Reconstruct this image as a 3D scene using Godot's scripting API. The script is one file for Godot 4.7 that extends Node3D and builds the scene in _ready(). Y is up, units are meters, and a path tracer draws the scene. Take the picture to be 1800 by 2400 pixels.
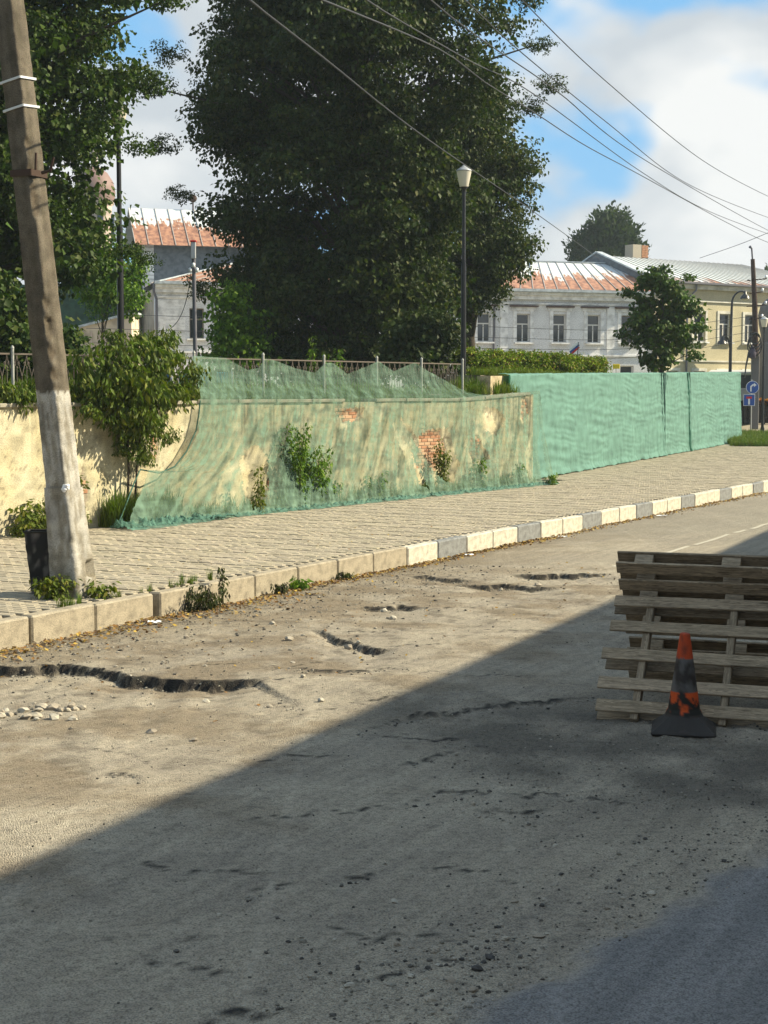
extends Node3D
# A street beside a raised park: broken road in half shade, kerb, paved footway, plastered retaining walls under green netting.
# World: x right, y up, z towards the viewer; "d" in helper calls is the distance in front of the camera (d = -z). Metres.

const SUN_ELEV := 36.0
const EYE := 2.4
# street frame (x, d): kerb line start, along, across (towards the road)
const K0 := Vector2(-3.77, 14.85)
const KD := Vector2(0.4738, 0.8805)
const KN := Vector2(0.8805, -0.4738)
# retaining wall of the lower park
const A0 := Vector2(-6.09, 24.13)
const AD := Vector2(0.54, 0.8416)
const AN := Vector2(0.8416, -0.54)
# retaining wall of the upper terrace
const B0 := Vector2(2.85, 38.9)
const BD := Vector2(0.3562, 0.9344)
const BN := Vector2(0.9344, -0.3562)

var mats := {}
var taken := {}
var rng := RandomNumberGenerator.new()
var nz := {}

class MB:
	var v := PackedVector3Array()
	var n := PackedVector3Array()
	var c := PackedColorArray()
	var t := PackedVector2Array()
	var ix := PackedInt32Array()
	var col := Color(1, 1, 1)
	var colored := false

	func tint(k: Color) -> MB:
		col = k
		colored = true
		return self

	func put(p: Vector3, nn: Vector3, uv := Vector2.ZERO) -> int:
		v.append(p)
		n.append(nn)
		c.append(col)
		t.append(uv)
		return v.size() - 1

	func tri_i(a: int, b: int, e: int) -> void:   # counter-clockwise seen from outside
		ix.append(a)
		ix.append(e)
		ix.append(b)

	func tri(a: Vector3, b: Vector3, e: Vector3) -> void:
		var nn := (b - a).cross(e - a).normalized()
		var k := put(a, nn)
		put(b, nn)
		put(e, nn)
		tri_i(k, k + 1, k + 2)

	func quad(a: Vector3, b: Vector3, e: Vector3, f: Vector3, ua := Vector2.ZERO, ub := Vector2(1, 0), ue := Vector2(1, 1), uf := Vector2(0, 1)) -> void:
		var nn := (e - a).cross(f - b).normalized()
		var k := put(a, nn, ua)
		put(b, nn, ub)
		put(e, nn, ue)
		put(f, nn, uf)
		tri_i(k, k + 1, k + 2)
		tri_i(k, k + 2, k + 3)

	func box(center: Vector3, size: Vector3, basis := Basis.IDENTITY, bevel := 0.0) -> MB:
		var h := size / 2
		if bevel <= 0.0:
			for ax in 3:
				for s in [-1.0, 1.0]:
					var nn := Vector3.ZERO
					nn[ax] = s
					var u := Vector3.ZERO
					u[(ax + 1) % 3] = 1
					var w := nn.cross(u)
					var cn := nn * h
					var uu := u * h
					var ww := w * h
					quad(center + basis * (cn - uu - ww), center + basis * (cn + uu - ww), center + basis * (cn + uu + ww), center + basis * (cn - uu + ww))
			return self
		var b := minf(bevel, minf(h.x, minf(h.y, h.z)) * 0.9)
		for ax in 3:
			for s in [-1.0, 1.0]:
				var nn := Vector3.ZERO
				nn[ax] = s
				var u := Vector3.ZERO
				u[(ax + 1) % 3] = 1
				var w := nn.cross(u)
				var hu := (h[(ax + 1) % 3] - b) * u
				var hw: Vector3 = w * (h[(ax + 2) % 3] - b)
				var cn := nn * h
				quad(center + basis * (cn - hu - hw), center + basis * (cn + hu - hw), center + basis * (cn + hu + hw), center + basis * (cn - hu + hw))
		for ax in 3:
			for s1 in [-1.0, 1.0]:
				for s2 in [-1.0, 1.0]:
					var a1 := (ax + 1) % 3
					var a2 := (ax + 2) % 3
					var p := Vector3.ZERO
					var q := Vector3.ZERO
					p[a1] = s1 * h[a1]
					p[a2] = s2 * (h[a2] - b)
					q[a1] = s1 * (h[a1] - b)
					q[a2] = s2 * h[a2]
					var e := Vector3.ZERO
					e[ax] = h[ax] - b
					if s1 * s2 > 0:
						quad(center + basis * (p - e), center + basis * (q - e), center + basis * (q + e), center + basis * (p + e))
					else:
						quad(center + basis * (q - e), center + basis * (p - e), center + basis * (p + e), center + basis * (q + e))
		for sx in [-1.0, 1.0]:
			for sy in [-1.0, 1.0]:
				for sz in [-1.0, 1.0]:
					var pa := Vector3(sx * h.x, sy * (h.y - b), sz * (h.z - b))
					var pb := Vector3(sx * (h.x - b), sy * h.y, sz * (h.z - b))
					var pc := Vector3(sx * (h.x - b), sy * (h.y - b), sz * h.z)
					if sx * sy * sz > 0:
						tri(center + basis * pa, center + basis * pb, center + basis * pc)
					else:
						tri(center + basis * pa, center + basis * pc, center + basis * pb)
		return self

	# a beam from p to q: width across `side`, height along the remaining axis
	func beam(p: Vector3, q: Vector3, w: float, hh: float, up := Vector3.UP, bevel := 0.0) -> MB:
		var x := (q - p).normalized()
		var z := x.cross(up).normalized()
		var y := z.cross(x).normalized()
		return box((p + q) / 2, Vector3((q - p).length(), hh, w), Basis(x, y, z), bevel)

	func tube(pts: Array, radii: Array, sides := 8, cap := true) -> MB:
		var rings := []
		var ref := Vector3.UP
		var acc := 0.0
		for i in pts.size():
			var a: Vector3 = pts[maxi(i - 1, 0)]
			var b: Vector3 = pts[mini(i + 1, pts.size() - 1)]
			var dir := (b - a).normalized()
			if absf(dir.dot(ref)) > 0.95:
				ref = Vector3.RIGHT if absf(dir.x) < 0.8 else Vector3.FORWARD
			var sx := dir.cross(ref).normalized()
			var sy := sx.cross(dir).normalized()
			ref = sy
			var ring := []
			var r: float = radii[mini(i, radii.size() - 1)]
			if i > 0:
				acc += (pts[i] - pts[i - 1]).length()
			for k in sides + 1:
				var an := TAU * k / sides
				var nn := sx * cos(an) + sy * sin(an)
				ring.append(put(pts[i] + nn * r, nn, Vector2(float(k) / sides, acc)))
			rings.append(ring)
		for i in rings.size() - 1:
			for k in sides:
				tri_i(rings[i][k], rings[i + 1][k + 1], rings[i][k + 1])
				tri_i(rings[i][k], rings[i + 1][k], rings[i + 1][k + 1])
		if cap:
			for e in [0, pts.size() - 1]:
				var dirn: Vector3 = (pts[1] - pts[0]).normalized() * -1.0 if e == 0 else (pts[e] - pts[e - 1]).normalized()
				var m := put(pts[e], dirn)
				var base := v.size()
				for k in sides:
					put(v[rings[e][k]], dirn)
				for k in sides:
					if e == 0:
						tri_i(m, base + k, base + (k + 1) % sides)
					else:
						tri_i(m, base + (k + 1) % sides, base + k)
		return self

	# profile: array of Vector2(radius, height), bottom to top
	func lathe(profile: Array, center: Vector3, sides := 16, sq := 0.0) -> MB:
		var rings := []
		for i in profile.size():
			var pa: Vector2 = profile[maxi(i - 1, 0)]
			var pb: Vector2 = profile[mini(i + 1, profile.size() - 1)]
			var tg := (pb - pa).normalized()
			var ring := []
			for k in sides + 1:
				var an := TAU * k / sides
				var dirv := Vector3(cos(an), 0, sin(an))
				var nn := (dirv * tg.y + Vector3.UP * -tg.x).normalized()
				ring.append(put(center + dirv * profile[i].x + Vector3.UP * profile[i].y, nn, Vector2(float(k) / sides, profile[i].y)))
			rings.append(ring)
		for i in rings.size() - 1:
			for k in sides:
				tri_i(rings[i][k], rings[i + 1][k], rings[i + 1][k + 1])
				tri_i(rings[i][k], rings[i + 1][k + 1], rings[i][k + 1])
		return self

	# flat polygon (2d, counter-clockwise) pushed along basis.z by depth
	func prism(poly: PackedVector2Array, depth: float, at: Vector3, basis := Basis.IDENTITY) -> MB:
		var idx := Geometry2D.triangulate_polygon(poly)
		if Geometry2D.is_polygon_clockwise(poly):
			poly = poly.duplicate()
			poly.reverse()
			idx = Geometry2D.triangulate_polygon(poly)
		var front := basis.z.normalized()
		var k0 := v.size()
		for p in poly:
			put(at + basis * Vector3(p.x, p.y, depth), front, p)
		var k1 := v.size()
		for p in poly:
			put(at + basis * Vector3(p.x, p.y, 0), -front, p)
		for i in range(0, idx.size(), 3):
			var a := poly[idx[i]]
			var b := poly[idx[i + 1]]
			var e := poly[idx[i + 2]]
			if (b - a).cross(e - a) > 0:
				tri_i(k0 + idx[i], k0 + idx[i + 1], k0 + idx[i + 2])
				tri_i(k1 + idx[i], k1 + idx[i + 2], k1 + idx[i + 1])
			else:
				tri_i(k0 + idx[i], k0 + idx[i + 2], k0 + idx[i + 1])
				tri_i(k1 + idx[i], k1 + idx[i + 1], k1 + idx[i + 2])
		for i in poly.size():
			var p := poly[i]
			var q := poly[(i + 1) % poly.size()]
			quad(at + basis * Vector3(p.x, p.y, 0), at + basis * Vector3(q.x, q.y, 0), at + basis * Vector3(q.x, q.y, depth), at + basis * Vector3(p.x, p.y, depth))
		return self

	func smooth_grid_normals(cols: int, rows: int, first := 0) -> void:
		for j in rows:
			for i in cols:
				var k := first + j * cols + i
				var du := v[first + j * cols + mini(i + 1, cols - 1)] - v[first + j * cols + maxi(i - 1, 0)]
				var dv := v[first + mini(j + 1, rows - 1) * cols + i] - v[first + maxi(j - 1, 0) * cols + i]
				n[k] = du.cross(dv).normalized()

	func grid_faces(cols: int, rows: int, first := 0, keep: Variant = null) -> void:
		for j in rows - 1:
			for i in cols - 1:
				if keep != null and not keep.call(i, j):
					continue
				var k := first + j * cols + i
				tri_i(k, k + 1, k + cols + 1)
				tri_i(k, k + cols + 1, k + cols)

	func commit() -> ArrayMesh:
		var arr := []
		arr.resize(Mesh.ARRAY_MAX)
		arr[Mesh.ARRAY_VERTEX] = v
		arr[Mesh.ARRAY_NORMAL] = n
		arr[Mesh.ARRAY_TEX_UV] = t
		if colored:
			arr[Mesh.ARRAY_COLOR] = c
		arr[Mesh.ARRAY_INDEX] = ix
		var m := ArrayMesh.new()
		m.add_surface_from_arrays(Mesh.PRIMITIVE_TRIANGLES, arr)
		return m


func P(x: float, y: float, d: float) -> Vector3:
	return Vector3(x, y, -d)

func W(a: float, h: float, off := 0.0) -> Vector3:      # lower retaining wall: along, height, out towards the street
	var q := A0 + AD * a + AN * off
	return P(q.x, h, q.y)

func R(a: float, h: float, off := 0.0) -> Vector3:      # upper terrace wall
	var q := B0 + BD * a + BN * off
	return P(q.x, h, q.y)

func S(u: float, v: float, h := 0.0) -> Vector3:        # street: out from the kerb, along
	var q := K0 + KD * v + KN * u
	return P(q.x, h, q.y)

func frame(dir: Vector2) -> Basis:                      # x along (x, d) direction, y up
	var x := Vector3(dir.x, 0, -dir.y).normalized()
	return Basis(x, Vector3.UP, x.cross(Vector3.UP))

func lin(r: float, g: float, b: float, a := 1.0) -> Color:
	var k := Color(r, g, b).linear_to_srgb()
	k.a = a
	return k

func numbered(s: String) -> String:
	if not taken.has(s):
		taken[s] = 0
		return s
	taken[s] += 1
	return "%s_%03d" % [s, taken[s]]

func tag(o: Node, label: String, category: String, group := "") -> Node:
	o.set_meta("label", label)
	o.set_meta("category", category)
	if group:
		o.set_meta("group", group)
	return o

func thing(called: String, label: String, category: String, at := Vector3.ZERO, group := "") -> Node3D:
	var o := Node3D.new()
	o.name = numbered(called)
	add_child(o)
	o.position = at
	tag(o, label, category, group)
	return o

func part(parent: Node, called: String, m: Mesh, mat: Material, xf := Transform3D.IDENTITY) -> MeshInstance3D:
	var o := MeshInstance3D.new()
	o.name = called
	o.mesh = m
	o.material_override = mat
	o.transform = xf
	parent.add_child(o, true)
	return o

# geometry is written in world coordinates and shifted to the thing's base
func wpart(parent: Node3D, called: String, b: MB, mat: Material) -> MeshInstance3D:
	var off := Vector3.ZERO
	var q: Node = parent
	while q != self:
		off += (q as Node3D).position
		q = q.get_parent()
	for i in b.v.size():
		b.v[i] -= off
	return part(parent, called, b.commit(), mat)

func structure(called: String, b: MB, mat: Material) -> MeshInstance3D:
	var o := part(self, called, b.commit(), mat)
	o.set_meta("kind", "structure")
	return o

func noise(key: int, freq: float, octaves := 4, type := FastNoiseLite.TYPE_SIMPLEX_SMOOTH) -> FastNoiseLite:
	var id := "%d/%f/%d/%d" % [key, freq, octaves, type]
	if not nz.has(id):
		var f := FastNoiseLite.new()
		f.seed = key
		f.frequency = freq
		f.noise_type = type
		f.fractal_octaves = octaves
		nz[id] = f
	return nz[id]

func ntex(key: int, freq: float, ramp: Array, size := 512, octaves := 5, type := FastNoiseLite.TYPE_SIMPLEX_SMOOTH, bump := false) -> NoiseTexture2D:
	var t := NoiseTexture2D.new()
	t.width = size
	t.height = size
	t.seamless = true
	t.noise = noise(key, freq, octaves, type)
	if bump:
		return t
	var g := Gradient.new()
	g.offsets = PackedFloat32Array(ramp[0])
	var cs := PackedColorArray()
	for k in ramp[1]:
		cs.append(k if k is Color else Color(k, k, k))
	g.colors = cs
	t.color_ramp = g
	return t

func mat(called: String, albedo: Color, rough := 0.9, o := {}) -> StandardMaterial3D:
	var m := StandardMaterial3D.new()
	m.resource_name = called
	m.albedo_color = albedo
	m.roughness = rough
	m.metallic_specular = o.get("spec", 0.35)
	m.metallic = o.get("metal", 0.0)
	if o.has("tex"):
		m.albedo_texture = o.tex
		if o.get("tri", true):
			m.uv1_triplanar = true
			m.uv1_world_triplanar = o.get("world", true)
		var s: float = o.get("scale", 1.0)
		m.uv1_scale = o.get("scale3", Vector3(s, s, s))
	if o.has("bump"):
		m.heightmap_enabled = true
		m.heightmap_texture = o.bump
		m.heightmap_scale = o.get("bump_cm", 0.5)
		if not o.has("tex") and o.get("tri", true):
			m.uv1_triplanar = true
			m.uv1_world_triplanar = o.get("world", true)
			var s2: float = o.get("scale", 1.0)
			m.uv1_scale = o.get("scale3", Vector3(s2, s2, s2))
	if o.has("detail"):
		m.detail_enabled = true
		m.detail_albedo = o.detail
		m.detail_blend_mode = BaseMaterial3D.BLEND_MODE_MUL
		m.detail_uv_layer = BaseMaterial3D.DETAIL_UV_2
		m.uv2_triplanar = true
		m.uv2_world_triplanar = true
		var s3: float = o.get("detail_scale", 1.0)
		m.uv2_scale = Vector3(s3, s3, s3)
	if o.get("vc", false):
		m.vertex_color_use_as_albedo = true
	if o.has("back"):
		m.backlight_enabled = true
		m.backlight = o.back
	if o.get("alpha", false):
		m.transparency = BaseMaterial3D.TRANSPARENCY_ALPHA
		m.cull_mode = BaseMaterial3D.CULL_DISABLED
	mats[called] = m
	return m


func _ready() -> void:
	rng.seed = 7
	camera_and_light()
	make_materials()
	make_ground()
	make_road()
	make_kerb_and_footway()
	make_walls()
	make_buildings()
	make_trees()
	make_fence()
	make_nets()
	make_poles_and_lamps()
	make_far_right()
	make_pallets_and_cone()
	make_small_plants()
	make_wires()
	make_litter()


func camera_and_light() -> void:
	var cam := Camera3D.new()
	cam.name = "camera"
	cam.fov = 37.06
	cam.near = 0.05
	cam.far = 2000.0
	cam.position = Vector3(0, EYE, 0)
	cam.rotation_degrees = Vector3(-4.178, 0, 0)
	add_child(cam)
	cam.current = true
	var sun := DirectionalLight3D.new()
	sun.name = "sun"
	sun.light_energy = 1.6
	sun.light_color = Color(1.0, 0.945, 0.82)
	sun.light_angular_distance = 0.5
	sun.shadow_enabled = true
	var az := deg_to_rad(7.5)
	var el := deg_to_rad(SUN_ELEV)
	var to_sun := Vector3(cos(az) * cos(el), sin(el), -sin(az) * cos(el))
	sun.look_at_from_position(to_sun * 50.0, Vector3.ZERO, Vector3.UP)
	add_child(sun)
	var env := Environment.new()
	env.background_mode = Environment.BG_SKY
	var sky := Sky.new()
	var pm := PanoramaSkyMaterial.new()
	pm.panorama = sky_picture()
	sky.sky_material = pm
	env.sky = sky
	env.background_energy_multiplier = 0.56
	env.tonemap_mode = Environment.TONE_MAPPER_LINEAR
	env.tonemap_exposure = 2.05
	env.sdfgi_enabled = true
	env.ssao_enabled = true
	env.ssil_enabled = true
	env.fog_enabled = true
	env.fog_density = 0.0004
	env.fog_light_color = Color(0.80, 0.86, 0.90)
	var we := WorldEnvironment.new()
	we.name = "environment"
	we.environment = env
	add_child(we)

# air and broken cloud, the same kind all round the sky
func sky_picture() -> ImageTexture:
	var w := 4096
	var h := 2048
	var im := Image.create(w, h, false, Image.FORMAT_RGBF)
	im.fill(Color(0.30, 0.29, 0.26))
	var big := noise(311, 1.0, 5)
	var fine := noise(77, 1.0, 4)
	for y in h / 2:
		var el := (0.5 - (y + 0.5) / h) * PI
		var step := 1 if el < 0.36 else (4 if el < 0.8 else 8)
		if y % step != 0:
			continue
		var up := sin(el)
		var ce := cos(el)
		for x in range(0, w, step):
			var az := ((x + 0.5) / w - 0.5) * TAU
			var p := Vector3(sin(az) * ce, up * 1.9, -cos(az) * ce)
			var wob := fine.get_noise_3dv(p * 5.0) * 0.06
			var q := p * 3.1 + Vector3(SKY_OX + wob, SKY_OY + wob, 3.7)
			var k := big.get_noise_3dv(q) + 0.12
			var cover := smoothstep(-0.10, 0.22, k + 0.25 * fine.get_noise_3dv(p * 14.0) * 0.5)
			var shade := clampf(0.5 + 1.5 * big.get_noise_3dv(q * 1.7 + Vector3(4, 1.3, 2)), 0.0, 1.0)
			var blue := Color(0.19, 0.46, 0.80).lerp(Color(0.36, 0.62, 0.82), exp(-up * 6.0))
			var cloud := Color(0.55, 0.60, 0.64).lerp(Color(0.82, 0.835, 0.825), shade)
			var out := blue.lerp(cloud, cover)
			if step == 1:
				im.set_pixel(x, y, out)
			else:
				im.fill_rect(Rect2i(x, y, step, step), out)
	return ImageTexture.create_from_image(im)

const SKY_OX := 1.4
const SKY_OY := 0.2


func make_materials() -> void:
	var grit := ntex(5, 0.09, [[0.0, 0.35, 0.5, 0.65, 1.0], [0.62, 0.80, 0.92, 1.0, 1.0]], 1024, 5)
	var blotch := ntex(6, 0.012, [[0.0, 0.4, 0.6, 1.0], [0.72, 0.88, 0.98, 1.0]], 512, 5)
	var gritbump := ntex(8, 0.16, [], 1024, 4, FastNoiseLite.TYPE_SIMPLEX_SMOOTH, true)
	var dustmap := ntex(15, 0.06, [[0.0, 0.3, 0.5, 0.7, 1.0], [0.78, 0.90, 0.97, 1.0, 1.0]], 1024, 5)
	var faint := ntex(16, 0.012, [[0.0, 0.4, 0.6, 1.0], [0.88, 0.95, 0.99, 1.0]], 512, 5)
	var aggregate := ntex(26, 0.11, [[0.0, 0.25, 0.5, 0.75, 1.0], [1.0, 0.97, 0.87, 0.72, 0.58]], 1024, 2, FastNoiseLite.TYPE_CELLULAR)
	var aggbump := ntex(27, 0.13, [], 1024, 3, FastNoiseLite.TYPE_CELLULAR, true)
	var softbump := ntex(9, 0.03, [], 512, 5, FastNoiseLite.TYPE_SIMPLEX_SMOOTH, true)
	mat("asphalt", Color(1.0, 1.0, 1.0), 0.93, {tex = aggregate, scale = 0.8, bump = aggbump, bump_cm = -1.6, vc = true, detail = dustmap, detail_scale = 0.31})
	mat("concrete", Color(1, 1, 1), 0.92, {tex = grit, scale = 0.7, bump = gritbump, bump_cm = 0.4, vc = true, detail = blotch, detail_scale = 0.7})
	mat("kerb_plain", lin(0.42, 0.37, 0.28), 0.93, {tex = grit, scale = 0.7, bump = gritbump, bump_cm = 0.4, detail = blotch, detail_scale = 0.9})
	mat("kerb_white", lin(0.66, 0.62, 0.52), 0.85, {tex = grit, scale = 0.6, bump = gritbump, bump_cm = 0.3, detail = blotch, detail_scale = 1.1})
	mat("kerb_grey", lin(0.27, 0.28, 0.28), 0.9, {tex = grit, scale = 0.6, bump = gritbump, bump_cm = 0.3, detail = blotch, detail_scale = 1.1})
	for k in 4:
		mat("paver%d" % k, [lin(0.375, 0.331, 0.250), lin(0.419, 0.369, 0.275), lin(0.338, 0.300, 0.231), lin(0.388, 0.350, 0.275)][k], 0.93, {tex = grit, scale = 0.8, bump = gritbump, bump_cm = 0.3})
	mat("paver_mix", lin(0.381, 0.338, 0.256), 0.93, {tex = grit, scale = 0.8, vc = true})
	mat("sand", lin(0.20, 0.17, 0.12), 0.95, {tex = grit, scale = 1.2})
	mat("soil", lin(0.085, 0.07, 0.045), 0.97, {tex = grit, scale = 0.8, bump = softbump, bump_cm = 3.0})
	mat("plaster", Color(1, 1, 1), 0.92, {tex = blotch, scale = 0.5, bump = gritbump, bump_cm = 0.35, vc = true, detail = grit, detail_scale = 0.5})
	mat("coping", lin(0.38, 0.35, 0.28), 0.92, {tex = grit, scale = 0.8, bump = gritbump, bump_cm = 0.5})
	mat("brick_a", lin(0.42, 0.22, 0.13), 0.93, {tex = grit, scale = 2.0})
	mat("brick_b", lin(0.50, 0.33, 0.21), 0.93, {tex = grit, scale = 2.0})
	mat("mortar", lin(0.40, 0.36, 0.29), 0.95, {tex = grit, scale = 1.5})
	mat("earth_far", lin(0.16, 0.15, 0.11), 0.97, {tex = blotch, scale = 0.1})
	mat("turf", lin(0.07, 0.115, 0.022), 0.95, {tex = blotch, scale = 0.5, bump = softbump, bump_cm = 4.0})
	mat("plaza", lin(0.36, 0.32, 0.25), 0.93, {tex = grit, scale = 0.5})
	mat("white_wall", lin(0.84, 0.845, 0.85), 0.9, {tex = faint, scale = 0.12, detail = grit, detail_scale = 0.2})
	mat("white_trim", lin(0.82, 0.82, 0.81), 0.85, {tex = blotch, scale = 0.3})
	mat("beige_wall", lin(0.55, 0.47, 0.36), 0.9, {tex = blotch, scale = 0.15})
	mat("yellow_wall", lin(0.60, 0.54, 0.36), 0.9, {tex = faint, scale = 0.12, detail = grit, detail_scale = 0.2})
	mat("cream_trim", lin(0.66, 0.64, 0.55), 0.88, {tex = blotch, scale = 0.3})
	mat("shingle_grey", lin(0.16, 0.18, 0.20), 0.8, {tex = blotch, scale = 0.4})
	mat("tin", lin(0.50, 0.55, 0.58), 0.5, {tex = blotch, scale = 0.4, metal = 0.25})
	mat("dark_pipe", lin(0.12, 0.12, 0.14), 0.55, {})
	mat("lintel_brown", lin(0.10, 0.065, 0.06), 0.8, {})
	mat("window_frame", lin(0.62, 0.61, 0.58), 0.6, {})
	mat("window_brown", lin(0.20, 0.17, 0.13), 0.6, {})
	mat("dark_glass", lin(0.022, 0.028, 0.034), 0.06, {spec = 0.6})
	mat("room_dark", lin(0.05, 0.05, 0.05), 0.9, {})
	mat("black_paint", lin(0.012, 0.012, 0.014), 0.35, {spec = 0.5})
	mat("fence_paint", lin(0.13, 0.11, 0.09), 0.6, {tex = grit, scale = 3.0})
	mat("fence_white", lin(0.42, 0.43, 0.40), 0.7, {tex = grit, scale = 2.0})
	mat("steel", lin(0.42, 0.43, 0.43), 0.45, {metal = 0.6})
	mat("strap", lin(0.66, 0.68, 0.70), 0.4, {metal = 0.3})
	mat("wire", lin(0.035, 0.038, 0.042), 0.6, {})
	mat("lantern_glass", lin(0.66, 0.62, 0.52), 0.4, {back = lin(0.4, 0.38, 0.30)})
	mat("rust_iron", lin(0.07, 0.045, 0.035), 0.9, {tex = grit, scale = 3.0})
	mat("bin_iron", Color(1, 1, 1), 0.75, {vc = true, tex = grit, scale = 2.5})
	var grain := grain_picture()
	for k in 3:
		mat("plank%d" % k, [lin(0.36, 0.30, 0.22), lin(0.42, 0.35, 0.26), lin(0.30, 0.25, 0.185)][k], 0.85, {tex = grain, tri = false, spec = 0.2})
	mat("cone", Color(1, 1, 1), 0.7, {vc = true, tex = grit, scale = 4.0, spec = 0.3})
	var net := net_picture(0.80, 21, 0.35)
	var net2 := net_picture(1.12, 22, 0.0)
	mat("net_loose", lin(0.175, 0.285, 0.21), 0.85, {tex = net, tri = false, alpha = true, vc = true, back = lin(0.23, 0.35, 0.27)})
	mat("net_tight", lin(0.145, 0.295, 0.25), 0.85, {tex = net2, tri = false, alpha = true, back = lin(0.16, 0.36, 0.28)})
	mat("net_heap", lin(0.125, 0.265, 0.21), 0.85, {tex = net, tri = false, alpha = true, vc = true, back = lin(0.14, 0.26, 0.21)})
	mat("net_bundle", lin(0.07, 0.175, 0.14), 0.85, {tex = grit, scale = 3.0, bump = softbump, bump_cm = 3.0})
	mat("bark", lin(0.075, 0.06, 0.045), 0.95, {tex = grit, scale = 1.0, bump = softbump, bump_cm = 4.0})
	mat("leaf", Color(1, 1, 1), 0.55, {vc = true, back = Color(0.70, 0.78, 0.36), spec = 0.25})
	mat("leaf_dry", Color(1, 1, 1), 0.8, {vc = true, back = lin(0.2, 0.15, 0.05)})
	mat("stone", Color(1, 1, 1), 0.9, {vc = true, tex = grit, scale = 4.0})
	mat("bus_white", lin(0.66, 0.66, 0.64), 0.3, {spec = 0.5})
	mat("bus_shell", lin(0.42, 0.40, 0.36), 0.5, {})
	mat("sign_blue", lin(0.012, 0.075, 0.33), 0.4, {spec = 0.5})
	mat("sign_white", lin(0.75, 0.76, 0.78), 0.4, {})
	mat("sign_red", lin(0.55, 0.03, 0.03), 0.4, {})
	mat("granite", lin(0.16, 0.155, 0.155), 0.7, {tex = grit, scale = 1.0})
	mat("planter", lin(0.085, 0.065, 0.055), 0.9, {tex = grit, scale = 1.0})
	mat("copper_dome", lin(0.20, 0.13, 0.115), 0.6, {})
	mat("pinkish", lin(0.52, 0.42, 0.37), 0.9, {tex = blotch, scale = 0.2})
	mat("paper", lin(0.75, 0.77, 0.80), 0.7, {})
	mat("violet_cloth", lin(0.07, 0.06, 0.085), 0.9, {})
	mat("blue_paint", lin(0.03, 0.12, 0.35), 0.5, {})
	mat("teal_paint", lin(0.06, 0.22, 0.30), 0.5, {})
	mat("yellow_paint", lin(0.70, 0.55, 0.03), 0.5, {})
	mat("scaffold_net", lin(0.03, 0.075, 0.05), 0.85, {tex = blotch, scale = 0.3})
	var rr := rust_picture(17, 0.42)
	mat("roof_rust", Color(1, 1, 1), 0.6, {tex = rr, tri = false, metal = 0.0, spec = 0.4})
	mat("roof_pale", Color(1, 1, 1), 0.55, {tex = rust_picture(23, 0.92), tri = false, spec = 0.45})
	mat("seam", lin(0.40, 0.38, 0.36), 0.5, {metal = 0.2})


# woven sheet: threads, slack bands across and pulls along, all seamless; alpha is how tight the weave is
func net_picture(density: float, key: int, slack := 0.25) -> ImageTexture:
	var s := 512
	var band := noise(key, 0.05, 3).get_seamless_image(24, 256)
	band.resize(s, s, Image.INTERPOLATE_CUBIC)
	var pull := noise(key + 1, 0.05, 3).get_seamless_image(256, 20)
	pull.resize(s, s, Image.INTERPOLATE_CUBIC)
	var blot := noise(key + 2, 0.02, 4).get_seamless_image(s, s)
	var im := Image.create(s, s, false, Image.FORMAT_RGBA8)
	for y in s:
		for x in s:
			var c := band.get_pixel(x, y).r - 0.5
			var e := pull.get_pixel(x, y).r - 0.5
			var g := blot.get_pixel(x, y).r - 0.5
			var thread := sin(y * 2.1) * sin(x * 1.7) * 0.5
			var a := clampf(density * (0.95 + 0.25 * c * slack * 4.0 + slack * 1.5 * e + 0.3 * g + 0.14 * thread), 0.05, 1.0)
			var l := clampf(0.90 + 0.10 * c + 0.14 * g + 0.08 * thread + rng.randf_range(-0.03, 0.03), 0.0, 1.0)
			im.set_pixel(x, y, Color(l, l, l, a))
	return ImageTexture.create_from_image(im)

# tinned roof sheets: pale metal with rust eating upwards from the eaves in streaks; v = 0 eaves, 1 ridge
func rust_picture(key: int, clean: float) -> ImageTexture:
	var w := 1024
	var h := 256
	var im := Image.create(w, h, false, Image.FORMAT_RGB8)
	var f := noise(key, 1.0, 5)
	for y in h:
		for x in w:
			var v := 1.0 - float(y) / h
			var sheet := floorf(x / 32.0)
			var edge := f.get_noise_2d(sheet * 7.7, 3.0) * 0.35 + f.get_noise_2d(x * 0.11, y * 0.012) * 0.30 + f.get_noise_2d(x * 0.02, y * 0.03) * 0.15
			var rust := smoothstep(0.0, 0.10, (1.0 - v) - clean + edge)
			var tone := f.get_noise_2d(x * 0.06, y * 0.04)
			var red := Color(0.49, 0.35, 0.29).lerp(Color(0.66, 0.49, 0.39), clampf(0.5 + tone * 1.3, 0.0, 1.0))
			var tin := Color(0.69, 0.73, 0.75).lerp(Color(0.80, 0.82, 0.82), clampf(0.5 + f.get_noise_2d(x * 0.03, y * 0.1), 0.0, 1.0))
			im.set_pixel(x, y, tin.lerp(red, rust))
	return ImageTexture.create_from_image(im)

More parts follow.
